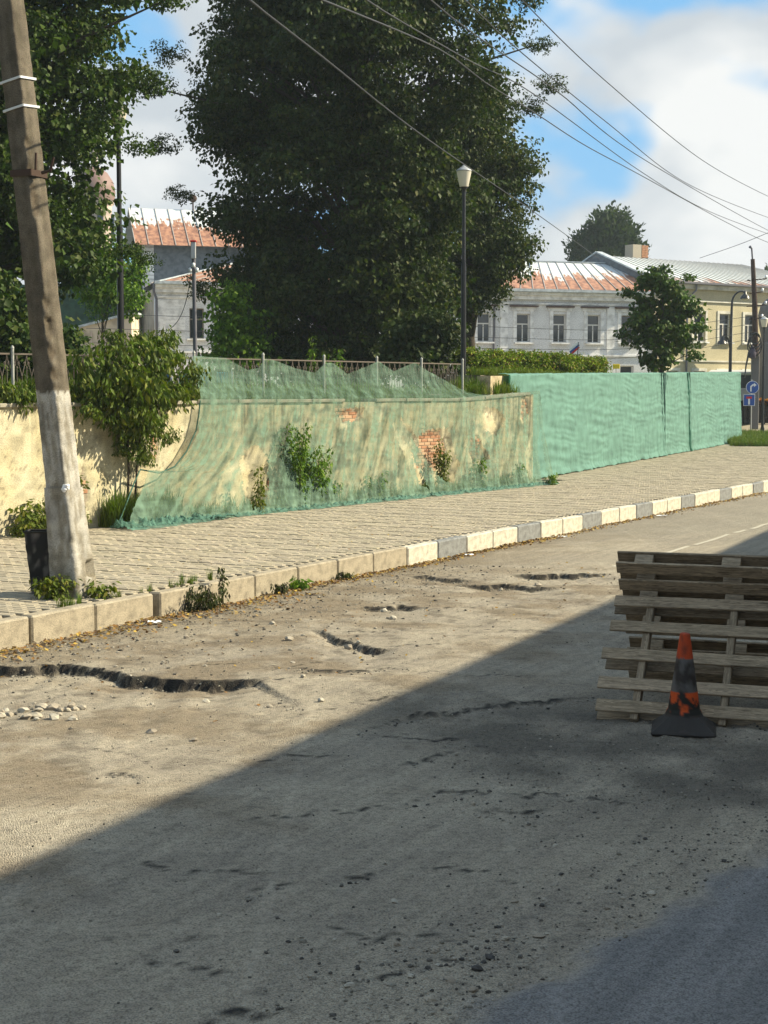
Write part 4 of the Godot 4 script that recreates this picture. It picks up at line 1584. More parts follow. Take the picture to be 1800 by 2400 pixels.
	cl = outline_clusters([[2.9, -5.4, -3.6], [3.9, -5.6, -3.4], [5.0, -5.4, -3.8], [5.8, -5.0, -4.2]], 47.0, 0.9, 28, 0.55, 130)
	foliage(t, "foliage", cl, 64, sp_fresh, 230)
	limbs(t, P(-4.6, 2.3, 47), P(-4.6, 5.2, 47), 0.05, centres(cl, 3), 330)
	t = thing("linden_suckers", "bushy shoots at the right foot of the huge linden by the lamp post", "bush", P(0.9, 2.3, 45))
	cl = outline_clusters([[2.9, -0.6, 2.1], [3.6, -0.4, 2.3], [4.6, 0.4, 2.2], [5.4, 1.0, 2.0]], 45.0, 0.7, 26, 0.5, 131)
	foliage(t, "foliage", cl, 58, sp_linden, 231)
	limbs(t, P(0.9, 2.3, 45), P(1.2, 4.6, 45), 0.05, centres(cl, 3), 331)
	# young maple on the terrace
	t = thing("young_maple", "young maple tree on the terrace above the green netting", "tree", P(10.85, 3.3, 60))
	cl = outline_clusters([[3.9, 10.4, 11.9], [4.6, 9.7, 12.3], [5.3, 9.2, 11.8], [6.0, 9.6, 12.3], [6.7, 9.4, 11.6], [7.4, 10.1, 11.3]], 60.0, 0.85, 40, 0.42, 106)
	for q in [[11.9, 5.9, 0.4], [12.3, 5.3, 0.35], [12.2, 4.2, 0.35], [11.9, 7.2, 0.25], [9.5, 6.6, 0.3], [10.8, 7.5, 0.3], [9.35, 5.0, 0.3]]:
		cl.append([P(q[0], q[1], 60.0), q[2]])
	foliage(t, "crown", cl, 62, spray(4, 13, 0.15, 0.20, maple, 0.5, 1.0), 206, 0.6)
	limbs(t, P(10.85, 3.2, 60), P(10.9, 7.2, 60), 0.07, centres(cl, 2), 306)
	# the park's row goes on along the wall, left of the photo; it keeps the sky off the pole's left face
	for i in 4:
		var bx: float = [-14.5, -19.0, -23.5, -13.0][i]
		var bd: float = [19.0, 11.0, 2.0, 30.0][i]
		t = thing("park_tree", ["park tree left of the photo nearest the concrete pole", "second park tree left of the photo", "third park tree left of the photo", "park tree at the left edge behind the maple"][i], "tree", P(bx, 2.2, bd), "park trees left of the photo")
		cl = outline_clusters([[4.5, bx - 3.0, bx + 3.0], [7.0, bx - 4.2, bx + 4.2], [10.0, bx - 4.4, bx + 4.4], [13.0, bx - 3.4, bx + 3.4], [15.5, bx - 1.5, bx + 1.5]], bd, 0.95, 80, 1.5, 140 + i)
		foliage(t, "crown", cl, 9, spray(61 + i, 14, 0.26, 0.5, maple, 0.5, 0.95), 260 + i, 0.7)
		limbs(t, P(bx, 2.1, bd), P(bx, 13.0, bd), 0.32, centres(cl, 5), 360 + i)
	# far trees above the roofs
	t = thing("far_poplar", "round far tree rising above the roofs on the right", "tree", P(22, 2.0, 150))
	cl = outline_clusters([[13.0, 18.2, 25.8], [15.0, 18.2, 26.0], [17.0, 18.6, 25.4], [18.6, 19.8, 24.6], [19.6, 21.2, 23.6]], 150.0, 0.9, 95, 1.1, 107)
	var sp_far := spray(5, 18, 0.36, 0.7, [Color(0.055, 0.08, 0.04), Color(0.068, 0.092, 0.05), Color(0.05, 0.072, 0.035)], -0.8, 0.6)
	foliage(t, "crown", cl, 26, sp_far, 207, 1.2)
	limbs(t, P(22, 1.5, 150), P(22, 17.5, 150), 0.5, centres(cl, 4), 307)
	t = thing("far_tree", "small dark treetop above the roof at the right edge", "tree", P(42, 2.0, 160))
	cl = outline_clusters([[10.5, 37.5, 46.0], [13.5, 38.0, 46.0], [15.4, 39.6, 45.0]], 160.0, 0.8, 40, 1.3, 108)
	foliage(t, "crown", cl, 20, sp_far, 208, 0.9)
	limbs(t, P(42, 1.5, 160), P(42, 14.0, 160), 0.4, centres(cl, 4), 308)
	# clipped hedge on the terrace
	t = thing("hedge", "clipped green hedge with brownish patches on the terrace", "hedge", P(5.0, 3.1, 48))
	cl = []
	rng.seed = 77
	for i in 330:
		var k := rng.randf()
		var c := P(lerpf(2.35, 7.6, k), 0, lerpf(45, 52, k))
		var back := rng.randf_range(0.0, 1.0)
		c += Vector3(-0.4, 0, -1.0) * back
		c.y = rng.randf_range(3.2, lerpf(3.86, 3.84, k))
		cl.append([c, 0.17])
	foliage(t, "foliage", cl, 330, spray(6, 10, 0.075, 0.10, [Color(0.16, 0.24, 0.022), Color(0.20, 0.27, 0.025), Color(0.12, 0.19, 0.02), Color(0.19, 0.16, 0.04)], 0.1, 0.7), 209, 0.9)
	var st := MB.new()
	for i in 22:
		var k := i / 21.0
		var c := P(lerpf(2.4, 7.5, k), 3.05, lerpf(45.3, 52.3, k))
		st.tube([c, c + Vector3(0.1, 0.7, -0.1)], [0.018, 0.006], 5)
	wpart(t, "stems", st, mats.bark)


# ---- fence ------------------------------------------------------------------
func make_fence() -> void:
	var off := -0.6
	var fe := thing("iron_fence", "ornamental iron park fence with scrolled bars and pale posts above the wall", "fence", W(6, 2.3, off))
	var topf := func(a: float) -> float: return lerpf(3.16, 3.29, clampf((a - 0.6) / 15.2, -0.2, 1.0))
	var posts := [-3.5, -1.3, 0.88, 3.2, 5.5, 7.66, 9.8, 11.87, 13.8, 15.74]
	for i in posts.size():
		var a: float = posts[i]
		var b := MB.new()
		var lean := 0.05 if i == 4 else 0.0
		b.tube([W(a + lean, 2.2, off + 0.03), W(a, topf.call(a) + 0.10, off + 0.03)], [0.026], 8)
		b.lathe([Vector2(0.032, 0.0), Vector2(0.028, 0.02), Vector2(0.008, 0.05)], W(a, topf.call(a) + 0.09, off + 0.03), 8)
		wpart(fe, "post", b, mats.fence_white)
	for i in posts.size() - 1:
		var a0: float = posts[i] + 0.04
		var a1: float = posts[i + 1] - 0.04
		for hb in [0.0, -0.74]:
			wpart(fe, "rail", MB.new().beam(W(a0, topf.call(a0) + hb, off), W(a1, topf.call(a1) + hb, off), 0.03, 0.028), mats.fence_paint)
	# repeating unit: stem that opens into two arcs, with a scroll and a bud between
	var u := MB.new()
	var wd := 0.22
	var r := 0.0085
	u.tube([Vector3(0, -0.74, 0), Vector3(0, -0.36, 0)], [r], 5)
	for s in [-1.0, 1.0]:
		var arc := []
		for k in 7:
			var q := k / 6.0
			arc.append(Vector3(s * wd * 0.5 * sin(q * PI / 2) * (0.55 + 0.45 * q), -0.36 + 0.36 * q, 0))
		u.tube(arc, [r], 5)
		var sc := []
		for k in 12:
			var an: float = -PI * 0.5 + k * 0.52
			var rr := 0.036 - k * 0.0022
			sc.append(Vector3(s * (wd * 0.5 - 0.048 + rr * cos(an)), -0.14 + rr * sin(an), 0))
		u.tube(sc, [r * 0.8], 4)
	u.tube([Vector3(wd / 2, -0.74, 0), Vector3(wd / 2, -0.22, 0)], [r * 0.9], 5)
	u.lathe([Vector2(0.002, -0.02), Vector2(0.017, 0.0), Vector2(0.012, 0.02), Vector2(0.001, 0.035)], Vector3(wd / 2, -0.215, 0), 6)
	var unit := u.commit()
	var a := -3.4
	while a < 15.5:
		part(fe, "baluster", unit, mats.fence_paint, Transform3D(frame(AD), W(a + wd / 2, topf.call(a) - 0.014, off) - fe.position))
		a += wd


# ---- netting ----------------------------------------------------------------
func interp(table: Array, t: float) -> float:
	if t <= table[0]:
		return table[1]
	for i in range(0, table.size() - 2, 2):
		if t <= table[i + 2]:
			return lerpf(table[i + 1], table[i + 3], (t - table[i]) / (table[i + 2] - table[i]))
	return table[table.size() - 1]

const NET_TOP := [5.42, 3.24, 6.42, 3.22, 7.08, 3.0, 7.45, 3.05, 7.66, 3.24, 7.92, 3.22, 8.72, 3.06, 9.39, 2.98, 9.8, 3.2, 10.08, 3.2, 10.61, 2.97, 11.57, 3.2, 11.87, 3.28, 12.49, 3.06, 13.4, 3.28, 14.0, 3.1, 14.57, 2.95, 15.46, 2.70, 16.87, 2.46, 19.16, 2.60]
const HEM := [Vector2(4.85, 2.40), Vector2(4.80, 2.15), Vector2(4.69, 1.85), Vector2(4.36, 1.48), Vector2(3.97, 1.22), Vector2(3.53, 1.12), Vector2(3.05, 1.20), Vector2(2.80, 0.95), Vector2(2.42, 0.54), Vector2(2.12, 0.26)]
const HOLES := [
	[5.75, 0.69, 5.82, 1.21, 6.10, 1.45, 6.33, 1.51, 6.62, 1.28, 6.54, 0.83, 6.17, 0.49, 5.89, 0.46],
	[9.40, 2.13, 9.66, 2.23, 10.28, 2.25, 10.19, 2.05, 9.75, 1.96],
	[11.86, 1.94, 12.45, 1.56, 12.75, 1.66, 13.68, 1.72, 13.9, 0.94, 13.48, 0.60, 13.2, 0.62, 12.8, 0.95, 12.3, 1.45],
	[15.68, 2.23, 16.26, 2.17, 16.51, 1.94, 16.03, 1.60, 15.56, 1.73],
	[17.73, 2.5, 18.12, 2.5, 18.0, 1.99, 17.78, 2.11],
	[18.45, 1.56, 18.40, 0.40, 17.98, 0.40, 18.17, 1.27],
	[12.0, 1.3, 12.15, 0.9, 12.4, 0.45, 12.1, 0.55],
	[15.1, 1.5, 15.25, 1.45, 15.5, 1.05, 15.3, 1.0],
]

func make_nets() -> void:
	var net := thing("debris_net", "loose sheer green debris netting draped from the fence over the peeling wall", "netting", W(10, 0.24, 0.3))
	var polys := []
	for hl in HOLES:
		var pv := PackedVector2Array()
		for i in range(0, hl.size(), 2):
			pv.append(Vector2(hl[i], hl[i + 1]))
		var mid := Vector2.ZERO
		for q in pv:
			mid += q / pv.size()
		for i in pv.size():
			pv[i] = mid + (pv[i] - mid) * 1.14
		polys.append(pv)
	var cols := 420
	var rows := 130
	var f := noise(141, 1.0, 4)
	var b := MB.new()
	b.colored = true
	var ah := PackedVector2Array()
	for j in rows:
		var t := float(j) / (rows - 1)
		for i in cols:
			var s := float(i) / (cols - 1)
			var at := lerpf(5.42, 18.75, s)
			var aw := lerpf(4.85, 18.6, s)
			var ab := lerpf(4.0, 18.7, s)
			var a := 0.0
			var h := 0.0
			var off := 0.0
			var T := 0.30
			if t < T:
				var k := t / T
				a = lerpf(at, aw, k)
				var h1 := interp(NET_TOP, at)
				var h2 := wall_top(aw) + 0.07
				h = lerpf(h1, h2, k) - 0.10 * sin(PI * k) * clampf((h1 - h2) * 1.4, 0.0, 1.0)
				off = lerpf(-0.52, 0.10, smoothstep(0.0, 1.0, k) * 0.6 + 0.4 * k)
			else:
				var k := (t - T) / (1.0 - T)
				a = lerpf(aw, ab, k)
				h = lerpf(wall_top(aw) + 0.07, 0.26, pow(k, 0.95))
				off = 0.10 + 0.42 * pow(k, 2.2) + 0.05 * sin(PI * k)
				# left edge swings out to the far corner
				var w := pow(clampf(1.0 - s / 0.22, 0.0, 1.0), 1.6)
				if w > 0.0:
					var pk := k * (HEM.size() - 1)
					var pi := mini(int(pk), HEM.size() - 2)
					var e: Vector2 = HEM[pi].lerp(HEM[pi + 1], pk - pi)
					var a_first := lerpf(4.85, 4.0, k)
					var h_first := lerpf(wall_top(4.85) + 0.07, 0.26, pow(k, 0.95))
					a += w * (e.x - a_first)
					h += w * (e.y - h_first)
					off += w * 0.25 * k
				# swags hanging from snagged points
				var swag := 0.35 * maxf(0.0, f.get_noise_2d(a * 0.55, 5.0))
				h -= swag * sin(PI * k) * 0.3
			if s < 0.012 and t > T:
				a -= 0.10 * absf(f.get_noise_2d(t * 90.0, 3.0)) * (1.0 - s / 0.012)
			# long pull folds, finer creases towards the hem
			var fold := f.get_noise_2d(s * 46.0 + t * 2.0, t * 1.3) * 0.055 * smoothstep(0.05, 0.5, t)
			fold += f.get_noise_2d(s * 120.0, t * 3.0 + 9.0) * 0.022 * smoothstep(0.2, 0.9, t)
			fold += f.get_noise_2d(s * 30.0, t * 30.0) * 0.012
			off += fold
			if h > wall_top(clampf(a, -8, 18.4)) + 0.02:
				off = off
			else:
				off = maxf(off, 0.035)
			if t > 0.93:
				h += f.get_noise_2d(s * 90.0, t * 60.0) * 0.03
				h = maxf(h, 0.255)
			ah.append(Vector2(a, h))
			var sc := f.get_noise_2d(s * 60.0, 33.0) * 0.02
			# gathered pleats lie several layers thick
			var pleat := f.get_noise_2d(s * 38.0 + t * 3.0, t * 0.9 + 60.0) + 0.6 * f.get_noise_2d(s * 110.0 + t * 2.0, t * 1.1)
			var dense := 0.49 + 0.38 * pleat + 0.22 * smoothstep(0.86, 1.0, t) + 0.20 * pow(clampf(1.0 - s / 0.16, 0.0, 1.0), 1.5)
			dense += 0.55 * pow(1.0 - absf(f.get_noise_2d(s * 30.0 + t * 2.0, t * 0.6 + 90.0)), 9.0) * smoothstep(0.1, 0.5, t)
			b.col = Color(1, 1, 1, clampf(dense, 0.16, 1.0))
			b.put(W(a, h, off), Vector3.UP, Vector2(a * 0.5 + sc, h * 0.5))
	b.smooth_grid_normals(cols, rows)
	var jag := noise(142, 9.0, 2)
	b.grid_faces(cols, rows, 0, func(i: int, j: int) -> bool:
		var p: Vector2 = ah[j * cols + i]
		if float(j) / rows < 0.3:
			return true
		p += Vector2(jag.get_noise_2d(p.x, p.y), jag.get_noise_2d(p.y + 9.0, p.x)) * 0.06
		for pv in polys:
			if Geometry2D.is_point_in_polygon(p, pv):
				return false
		return true)
	wpart(net, "sheet", b, mats.net_loose)
	# surplus netting crumpled along the paving
	rng.seed = 91
	var hem := MB.new()
	hem.colored = true
	var hc := 760
	var hr := 15
	for j in hr:
		var w := float(j) / (hr - 1)
		for i in hc:
			var s := float(i) / (hc - 1)
			var a := lerpf(1.95, 18.75, s)
			var left := smoothstep(5.6, 2.6, a)
			var wide := 0.16 + 0.16 * absf(f.get_noise_1d(a * 0.9)) + 0.30 * left + 0.05 * f.get_noise_1d(a * 5.0)
			var o := 0.42 + 0.10 * left + w * wide + 0.04 * f.get_noise_2d(a * 3.0, w * 2.0)
			var ridge := pow(1.0 - absf(f.get_noise_2d(a * 2.6 + w * 1.5, w * 2.2 + 17.0)), 4.0)
			ridge += 0.6 * pow(1.0 - absf(f.get_noise_2d(a * 6.5 - w * 2.0, w * 4.0 + 5.0)), 5.0)
			var env := sin(PI * clampf(w * 0.9 + 0.1, 0.0, 1.0))
			var h := 0.246 + (0.075 + 0.07 * left) * ridge * env
			hem.col = Color(1, 1, 1, clampf(0.75 + 0.5 * f.get_noise_2d(a * 2.0, w * 3.0), 0.4, 1.0))
			hem.put(W(a + 0.05 * f.get_noise_2d(a * 4.0, w * 5.0), h, o), Vector3.UP, Vector2(a * 0.5, w * 0.4))
	hem.smooth_grid_normals(hc, hr)
	hem.grid_faces(hc, hr)
	wpart(net, "crumpled_hem", hem, mats.net_heap)
	for k in 9:
		var c := lerpf(2.1, 4.6, k / 8.0)
		var pts := []
		var rad := []
		for i in 14:
			var q := i / 13.0
			pts.append(W(c + 0.55 * q, 0.262 + 0.05 * sin(PI * q) + 0.03 * f.get_noise_2d(q * 6.0, k * 3.0), 0.55 + 0.05 * k * 0.5 + 0.16 * f.get_noise_2d(q * 3.0 + k, 8.0)))
			rad.append(0.008 + 0.028 * sin(PI * q) * (0.7 + f.get_noise_1d(k * 7.0 + q * 9.0)))
		wpart(net, "twisted_fold", MB.new().tube(pts, rad, 7), mats.net_bundle)
	# bright cord along the free left edge
	var cord := []
	for e in HEM:
		cord.append(W(e.x - 0.01, e.y, 0.12 + 0.42 * pow((2.4 - e.y) / 2.15, 2.0)))
	wpart(net, "edge_cord", MB.new().tube(cord, [0.014], 5), mats.net_bundle)
	tight_net(0.55, 21.95, 151, "tight green debris netting on the taller wall, the long nearest sheet")
	tight_net(21.70, 27.85, 152, "tight green debris netting on the taller wall, the narrow middle sheet")
	tight_net(27.60, 43.4, 153, "tight green debris netting on the taller wall, the farthest sheet at its end")

func tight_net(r0: float, r1: float, key: int, label: String) -> void:
	var net := thing("debris_net", label, "netting", R((r0 + r1) / 2, 0.24, 0.1), "tight netting on the taller wall")
	var f := noise(key, 1.0, 4)
	var cols := int((r1 - r0) * 16.0)
	var rows := 150
	var b := MB.new()
	for j in rows:
		var t := float(j) / (rows - 1)
		for i in cols:
			var s := float(i) / (cols - 1)
			var a := lerpf(r0, r1, s)
			var top := 3.08 + 0.0182 * a + 0.02 * f.get_noise_1d(a * 2.0)
			if r0 < 1.0 and a < 3.2:
				a += 0.9 * t * (1.0 - smoothstep(r0, 3.2, a))     # corner folded back
			var bot := 0.27 + 0.05 * f.get_noise_1d(a * 1.7 + 20.0)
			var h := lerpf(top, bot, t)
			var edge := exp(-(a - r0) / 0.35) + exp(-(r1 - a) / 0.35)
			var off := 0.07 + 0.11 * t + 0.07 * f.get_noise_2d(a * 0.16, h * 0.16)
			# slack horizontal creases and a few upright pulls
			off += 0.012 * sin(h * 19.0 + 2.2 * f.get_noise_2d(a * 0.16, h * 0.3) + 1.2 * sin(a * 1.1)) * clampf(0.25 + 1.6 * f.get_noise_2d(a * 0.22, h * 0.5 + 7.0), 0.0, 1.0)
			off += 0.006 * sin(h * 34.0 + 3.0 * sin(a * 0.7 + h) + 7.0 * f.get_noise_2d(a * 0.25, h * 0.35 + 3.0)) * clampf(0.5 + 1.2 * f.get_noise_2d(a * 0.3 + 30.0, h * 0.8), 0.0, 1.0)
			off += 0.05 * edge * sin(a * 24.0) * (0.6 + 0.4 * sin(h * 3.0)) + 0.10 * edge
			off += 0.09 * maxf(0.0, f.get_noise_2d(a * 0.55, h * 0.06 + 40.0)) * smoothstep(0.1, 1.0, t)
			off += 0.12 * smoothstep(0.94, 1.0, t) * (0.5 + f.get_noise_1d(a * 1.6))
			if j == 0:
				off = -0.12
				h = top - 0.01
			elif j == 1:
				off = 0.03
				h = top
			b.put(R(a, h, maxf(off, 0.02) if j > 0 else off), Vector3.UP, Vector2(a * 0.19, h * 0.19))
	b.smooth_grid_normals(cols, rows)
	b.grid_faces(cols, rows)
	wpart(net, "sheet", b, mats.net_tight)
	# gathered strip hanging where two sheets meet
	if r1 < 40.0:
		var pts := []
		var rad := []
		for i in 26:
			var t := i / 25.0
			var a := r1 + 0.10 * sin(t * 5.0)
			pts.append(R(a, lerpf(3.08 + 0.018 * r1, 0.3, t), 0.15 + 0.10 * t))
			rad.append(0.05 + 0.03 * absf(f.get_noise_1d(t * 9.0)))
		wpart(net, "gathered_edge", MB.new().tube(pts, rad, 7), mats.net_bundle)


# ---- poles and lamps --------------------------------------------------------
func make_poles_and_lamps() -> void:
	concrete_pole()
	litter_bin()
	park_lamp(P(2.17, 2.35, 42.0), 6.25, 1.0, "black park lamp post with cream lantern before the huge linden")
	park_lamp(P(-6.85, 2.3, 40.0), 7.6, 1.25, "black lamp post left of the white house, its lantern lost in leaves")
	park_lamp(P(20.78, 0.36, 84.0), 6.45, 1.05, "black park lamp post with cream lantern standing on grass at right edge")
	# thin steel post with insulators behind the net's left end
	var t := thing("steel_post", "thin dark steel post with insulators in front of the white house", "post", P(-3.94, 2.3, 32))
	wpart(t, "shaft", MB.new().tube([P(-3.93, 2.2, 32), P(-3.95, 5.45, 32)], [0.045, 0.040], 8), mats.dark_pipe)
	var b := MB.new()
	b.box(P(-3.95, 5.5, 31.97), Vector3(0.10, 0.34, 0.08), Basis.IDENTITY, 0.01)
	wpart(t, "meter_box", b, mats.steel)
	for i in 3:
		wpart(t, "insulator", MB.new().lathe([Vector2(0.02, 0), Vector2(0.045, 0.02), Vector2(0.03, 0.05), Vector2(0.042, 0.07), Vector2(0.01, 0.10)], P(-4.02 + 0.07 * i, 5.05 + 0.1 * (i % 2), 31.95), 8), mats.strap)
	b = MB.new()
	b.box(P(-3.95, 5.69, 31.97), Vector3(0.13, 0.03, 0.11), Basis.IDENTITY, 0.005)
	wpart(t, "cap", b, mats.sign_red)

func concrete_pole() -> void:
	var base := P(-3.43, 0.20, 16.9)
	var t := thing("utility_pole", "leaning old concrete utility pole with whitewashed foot beside the kerb", "pole", base)
	var f := noise(161, 1.0, 4)
	var turn := deg_to_rad(25.5)
	var make := func(h0: float, h1: float, half0: float, half1: float, step: float, sleeve: bool) -> MB:
		var b := MB.new()
		b.colored = true
		var n := int((h1 - h0) / step) + 1
		var ring := []     # points round the chamfered square, with face subdivision
		var per := 9
		for s in 4:
			for k in per:
				var q := -0.86 + 1.72 * k / (per - 1)
				ring.append([s, q])
		var cols := ring.size() + 1
		for j in n:
			var h := lerpf(h0, h1, float(j) / (n - 1))
			var half := lerpf(half0, half1, float(j) / (n - 1))
			var cx := -3.445 - 0.089 * (h - 0.24) - 0.0009 * h * h
			for i in cols:
				var e: Array = ring[i % ring.size()]
				var sd: int = e[0]
				var q: float = e[1]
				# side 0 looks towards the viewer, then round to the right
				var an := -PI / 2 - turn + sd * PI / 2
				var nn := Vector2(cos(an), sin(an))
				var tt := Vector2(-nn.y, nn.x)
				var rough := 0.010 * f.get_noise_3d(q * 2.0 + sd * 7.0, h * 4.0, 1.0) + 0.006 * f.get_noise_3d(q * 7.0 + sd * 5.0, h * 14.0, 3.0)
				var chip := 0.0
				# long spalled strip along the near right edge
				var edge := 0.0
				if sd == 1:
					edge = smoothstep(0.2, -0.9, q)
				elif sd == 0:
					edge = smoothstep(0.62, 0.95, q)
				if not sleeve:
					var zone := maxf(smoothstep(2.75, 2.95, h) * smoothstep(3.6, 3.4, h), smoothstep(2.42, 2.5, h) * smoothstep(2.78, 2.68, h))
					zone = maxf(zone, 0.8 * smoothstep(4.3, 4.5, h) * smoothstep(5.35, 5.1, h))
					chip = edge * zone * clampf(0.75 + 1.2 * f.get_noise_2d(h * 3.0, 8.0), 0.0, 1.3) * 0.05
					chip += edge * 0.012 * maxf(0.0, f.get_noise_2d(h * 6.0, 2.0))
				else:
					chip = edge * 0.02 * maxf(0.0, f.get_noise_2d(h * 6.0, 12.0))
					if sd == 1 and absf(h - 0.52) < 0.09 and q > 0.0 and q < 0.7:
						chip += 0.05
				var p2 := nn * (half + rough - chip) + tt * q * half * (1.0 - chip / 0.13)
				var col := Color(0.125, 0.106, 0.078).lerp(Color(0.18, 0.155, 0.118), clampf(0.5 + 1.4 * f.get_noise_3d(q + sd * 3.0, h * 1.3, 9.0), 0.0, 1.0))
				if chip > 0.02:
					col = col.lerp(Color(0.12, 0.095, 0.065), 0.7)
				var lime := 2.49 + 0.03 * f.get_noise_2d(q * 3.0 + sd * 3.0, 4.0)
				if h < lime:
					var worn := smoothstep(0.0, 0.42, f.get_noise_3d(q * 2.0 + sd * 4.0, h * 2.2, 22.0) + 0.10 + 0.22 * smoothstep(1.3, 0.3, h))
					col = Color(0.50, 0.485, 0.44).lerp(Color(0.29, 0.26, 0.20), worn * 0.85)
					if h < 0.5:
						col = col.lerp(Color(0.20, 0.175, 0.12), 0.6 * smoothstep(0.0, 0.2, f.get_noise_3d(q * 3.0, h * 5.0, sd * 2.0)))
				b.col = col
				b.put(P(cx + p2.x, h, 16.9 + p2.y), Vector3.UP)
		b.smooth_grid_normals(cols, n)
		b.grid_faces(cols, n)
		return b
	wpart(t, "shaft", make.call(1.35, 9.6, 0.143, 0.112, 0.03, false), mats.concrete)
	wpart(t, "footing_stub", make.call(0.20, 1.44, 0.195, 0.158, 0.025, true), mats.concrete)
	# steel straps, clamp and wire round the shaft
	var rag := MB.new()
	for k in 9:
		var q := Vector3(f.get_noise_1d(k * 3.1), f.get_noise_1d(k * 4.7 + 9.0) * 0.6, 0.0) * 0.09
		rag.box(P(-3.47 + q.x, 1.44 + q.y, 16.70 - 0.01 * (k % 3)), Vector3(0.05, 0.035, 0.03), Basis.from_euler(Vector3(k * 0.7, k * 1.3, k * 0.4)), 0.008)
	wpart(t, "white_rag", rag, mats.paper)
	for e in [[5.86, 0.012, "strap"], [5.56, 0.012, "strap"], [4.86, 0.035, "rust_iron"]]:
		var h: float = e[0]
		var half := lerpf(0.143, 0.112, clampf((h - 1.35) / 8.25, 0, 1)) + 0.012
		if h < 1.5:
			half = 0.172
		var cx := -3.445 - 0.089 * (h - 0.24) - 0.0009 * h * h
		var b := MB.new()
		var tilt := -0.05 if h > 5 else 0.0
		for sd in 4:
			var a0 := -PI / 2 - turn + sd * PI / 2 - PI / 4
			var a1 := a0 + PI / 2
			var q0 := Vector2(cos(a0), sin(a0)) * half * 1.38
			var q1 := Vector2(cos(a1), sin(a1)) * half * 1.38
			b.beam(P(cx + q0.x, h - tilt * q0.x * 4.0, 16.9 + q0.y), P(cx + q1.x, h - tilt * q1.x * 4.0, 16.9 + q1.y), 0.012, e[1] * 2.0)
		var sp := wpart(t, "strap" if e[2] == "strap" else "clamp", b, mats[e[2]])
		if e[2] != "strap":
			var k := MB.new()
			k.tube([P(cx + 0.17, h, 16.78), P(cx + 0.27, h + 0.02, 16.74), P(cx + 0.31, h + 0.16, 16.73)], [0.02, 0.018, 0.012], 6)
			k.tube([P(cx + 0.12, h + 0.02, 16.70), P(cx + 0.13, h + 0.20, 16.69)], [0.014], 6)
			wpart(sp, "hook", k, mats.rust_iron)

func litter_bin() -> void:
	var base := P(-3.80, 0.24, 17.05)
	var t := thing("litter_bin", "battered black sheet-iron litter bin leaning against the concrete pole", "bin", base)
	var f := noise(171, 1.0, 3)
	var b := MB.new()
	b.colored = true
	# open box, slightly tapering, leaning left
	var w := 0.275
	var dp := 0.27
	var hh := 0.70
	var rim := []
	var sides := [[Vector2(-1, -1), Vector2(1, -1)], [Vector2(1, -1), Vector2(1, 1)], [Vector2(1, 1), Vector2(-1, 1)], [Vector2(-1, 1), Vector2(-1, -1)]]
	for sd in sides:
		var first := b.v.size()
		var cols := 10
		var rows := 18
		for j in rows:
			var y := hh * j / (rows - 1)
			for i in cols:
				var q: Vector2 = sd[0].lerp(sd[1], float(i) / (cols - 1))
				var tp := 0.93 + 0.07 * y / hh
				var p := Vector3(q.x * w / 2 * tp - 0.09 * y, y, -q.y * dp / 2 * tp)
				p += Vector3(q.x, 0, -q.y) * 0.006 * f.get_noise_3d(p.x * 8.0, p.y * 8.0, p.z * 8.0)
				var bare := smoothstep(0.05, 0.35, f.get_noise_3d(p.x * 7.0 + 3.0, p.y * 4.0, p.z * 7.0) + 0.1 * (1.0 - absf(y - 0.35) / 0.4))
				b.col = Color(0.018, 0.017, 0.017).lerp(Color(0.13, 0.12, 0.11), bare)
				b.put(base + p, Vector3.UP)
		b.smooth_grid_normals(cols, rows, first)
		b.grid_faces(cols, rows, first)
	b.col = Color(0.02, 0.018, 0.016)
	b.box(base + Vector3(-0.02, 0.05, 0), Vector3(w * 0.9, 0.02, dp * 0.9))
	wpart(t, "body", b, mats.bin_iron)
	var r := MB.new()
	r.col = Color(0.03, 0.028, 0.026)
	r.colored = true
	var cs := []
	for q in [Vector2(-1, -1), Vector2(1, -1), Vector2(1, 1), Vector2(-1, 1)]:
		cs.append(base + Vector3(q.x * w / 2 - 0.09 * hh, hh, -q.y * dp / 2))
	for i in 4:
		r.tube([cs[i], cs[(i + 1) % 4]], [0.013], 6)
	wpart(t, "rim", r, mats.bin_iron)
	var p := MB.new()
	p.tube([base + Vector3(0.165, 0.14, 0.10), base + Vector3(0.115, 0.55, 0.10)], [0.022], 8)
	wpart(t, "bracket_pipe", p, mats.strap)

func park_lamp(base: Vector3, h: float, k: float, label: String) -> void:
	var t := thing("park_lamp", label, "lamp post", base, "black park lamps")
	wpart(t, "shaft", MB.new().lathe([Vector2(0.11 * k, -0.2), Vector2(0.11 * k, 0.5), Vector2(0.075 * k, 0.62), Vector2(0.068 * k, h * 0.6), Vector2(0.05 * k, h * 0.61), Vector2(0.048 * k, h - 0.62), Vector2(0.06 * k, h - 0.58), Vector2(0.05 * k, h - 0.50), Vector2(0.10 * k, h - 0.44), Vector2(0.10 * k, h - 0.42)], base, 12), mats.black_paint)
	wpart(t, "lantern", MB.new().lathe([Vector2(0.09 * k, h - 0.42), Vector2(0.12 * k, h - 0.41), Vector2(0.20 * k, h - 0.02), Vector2(0.195 * k, h)], base, 16), mats.lantern_glass)
	wpart(t, "cap", MB.new().lathe([Vector2(0.0, h - 0.005), Vector2(0.21 * k, h - 0.005), Vector2(0.215 * k, h + 0.02), Vector2(0.11 * k, h + 0.10), Vector2(0.05 * k, h + 0.13), Vector2(0.03 * k, h + 0.17), Vector2(0.001, h + 0.19)], base, 16), mats.steel)


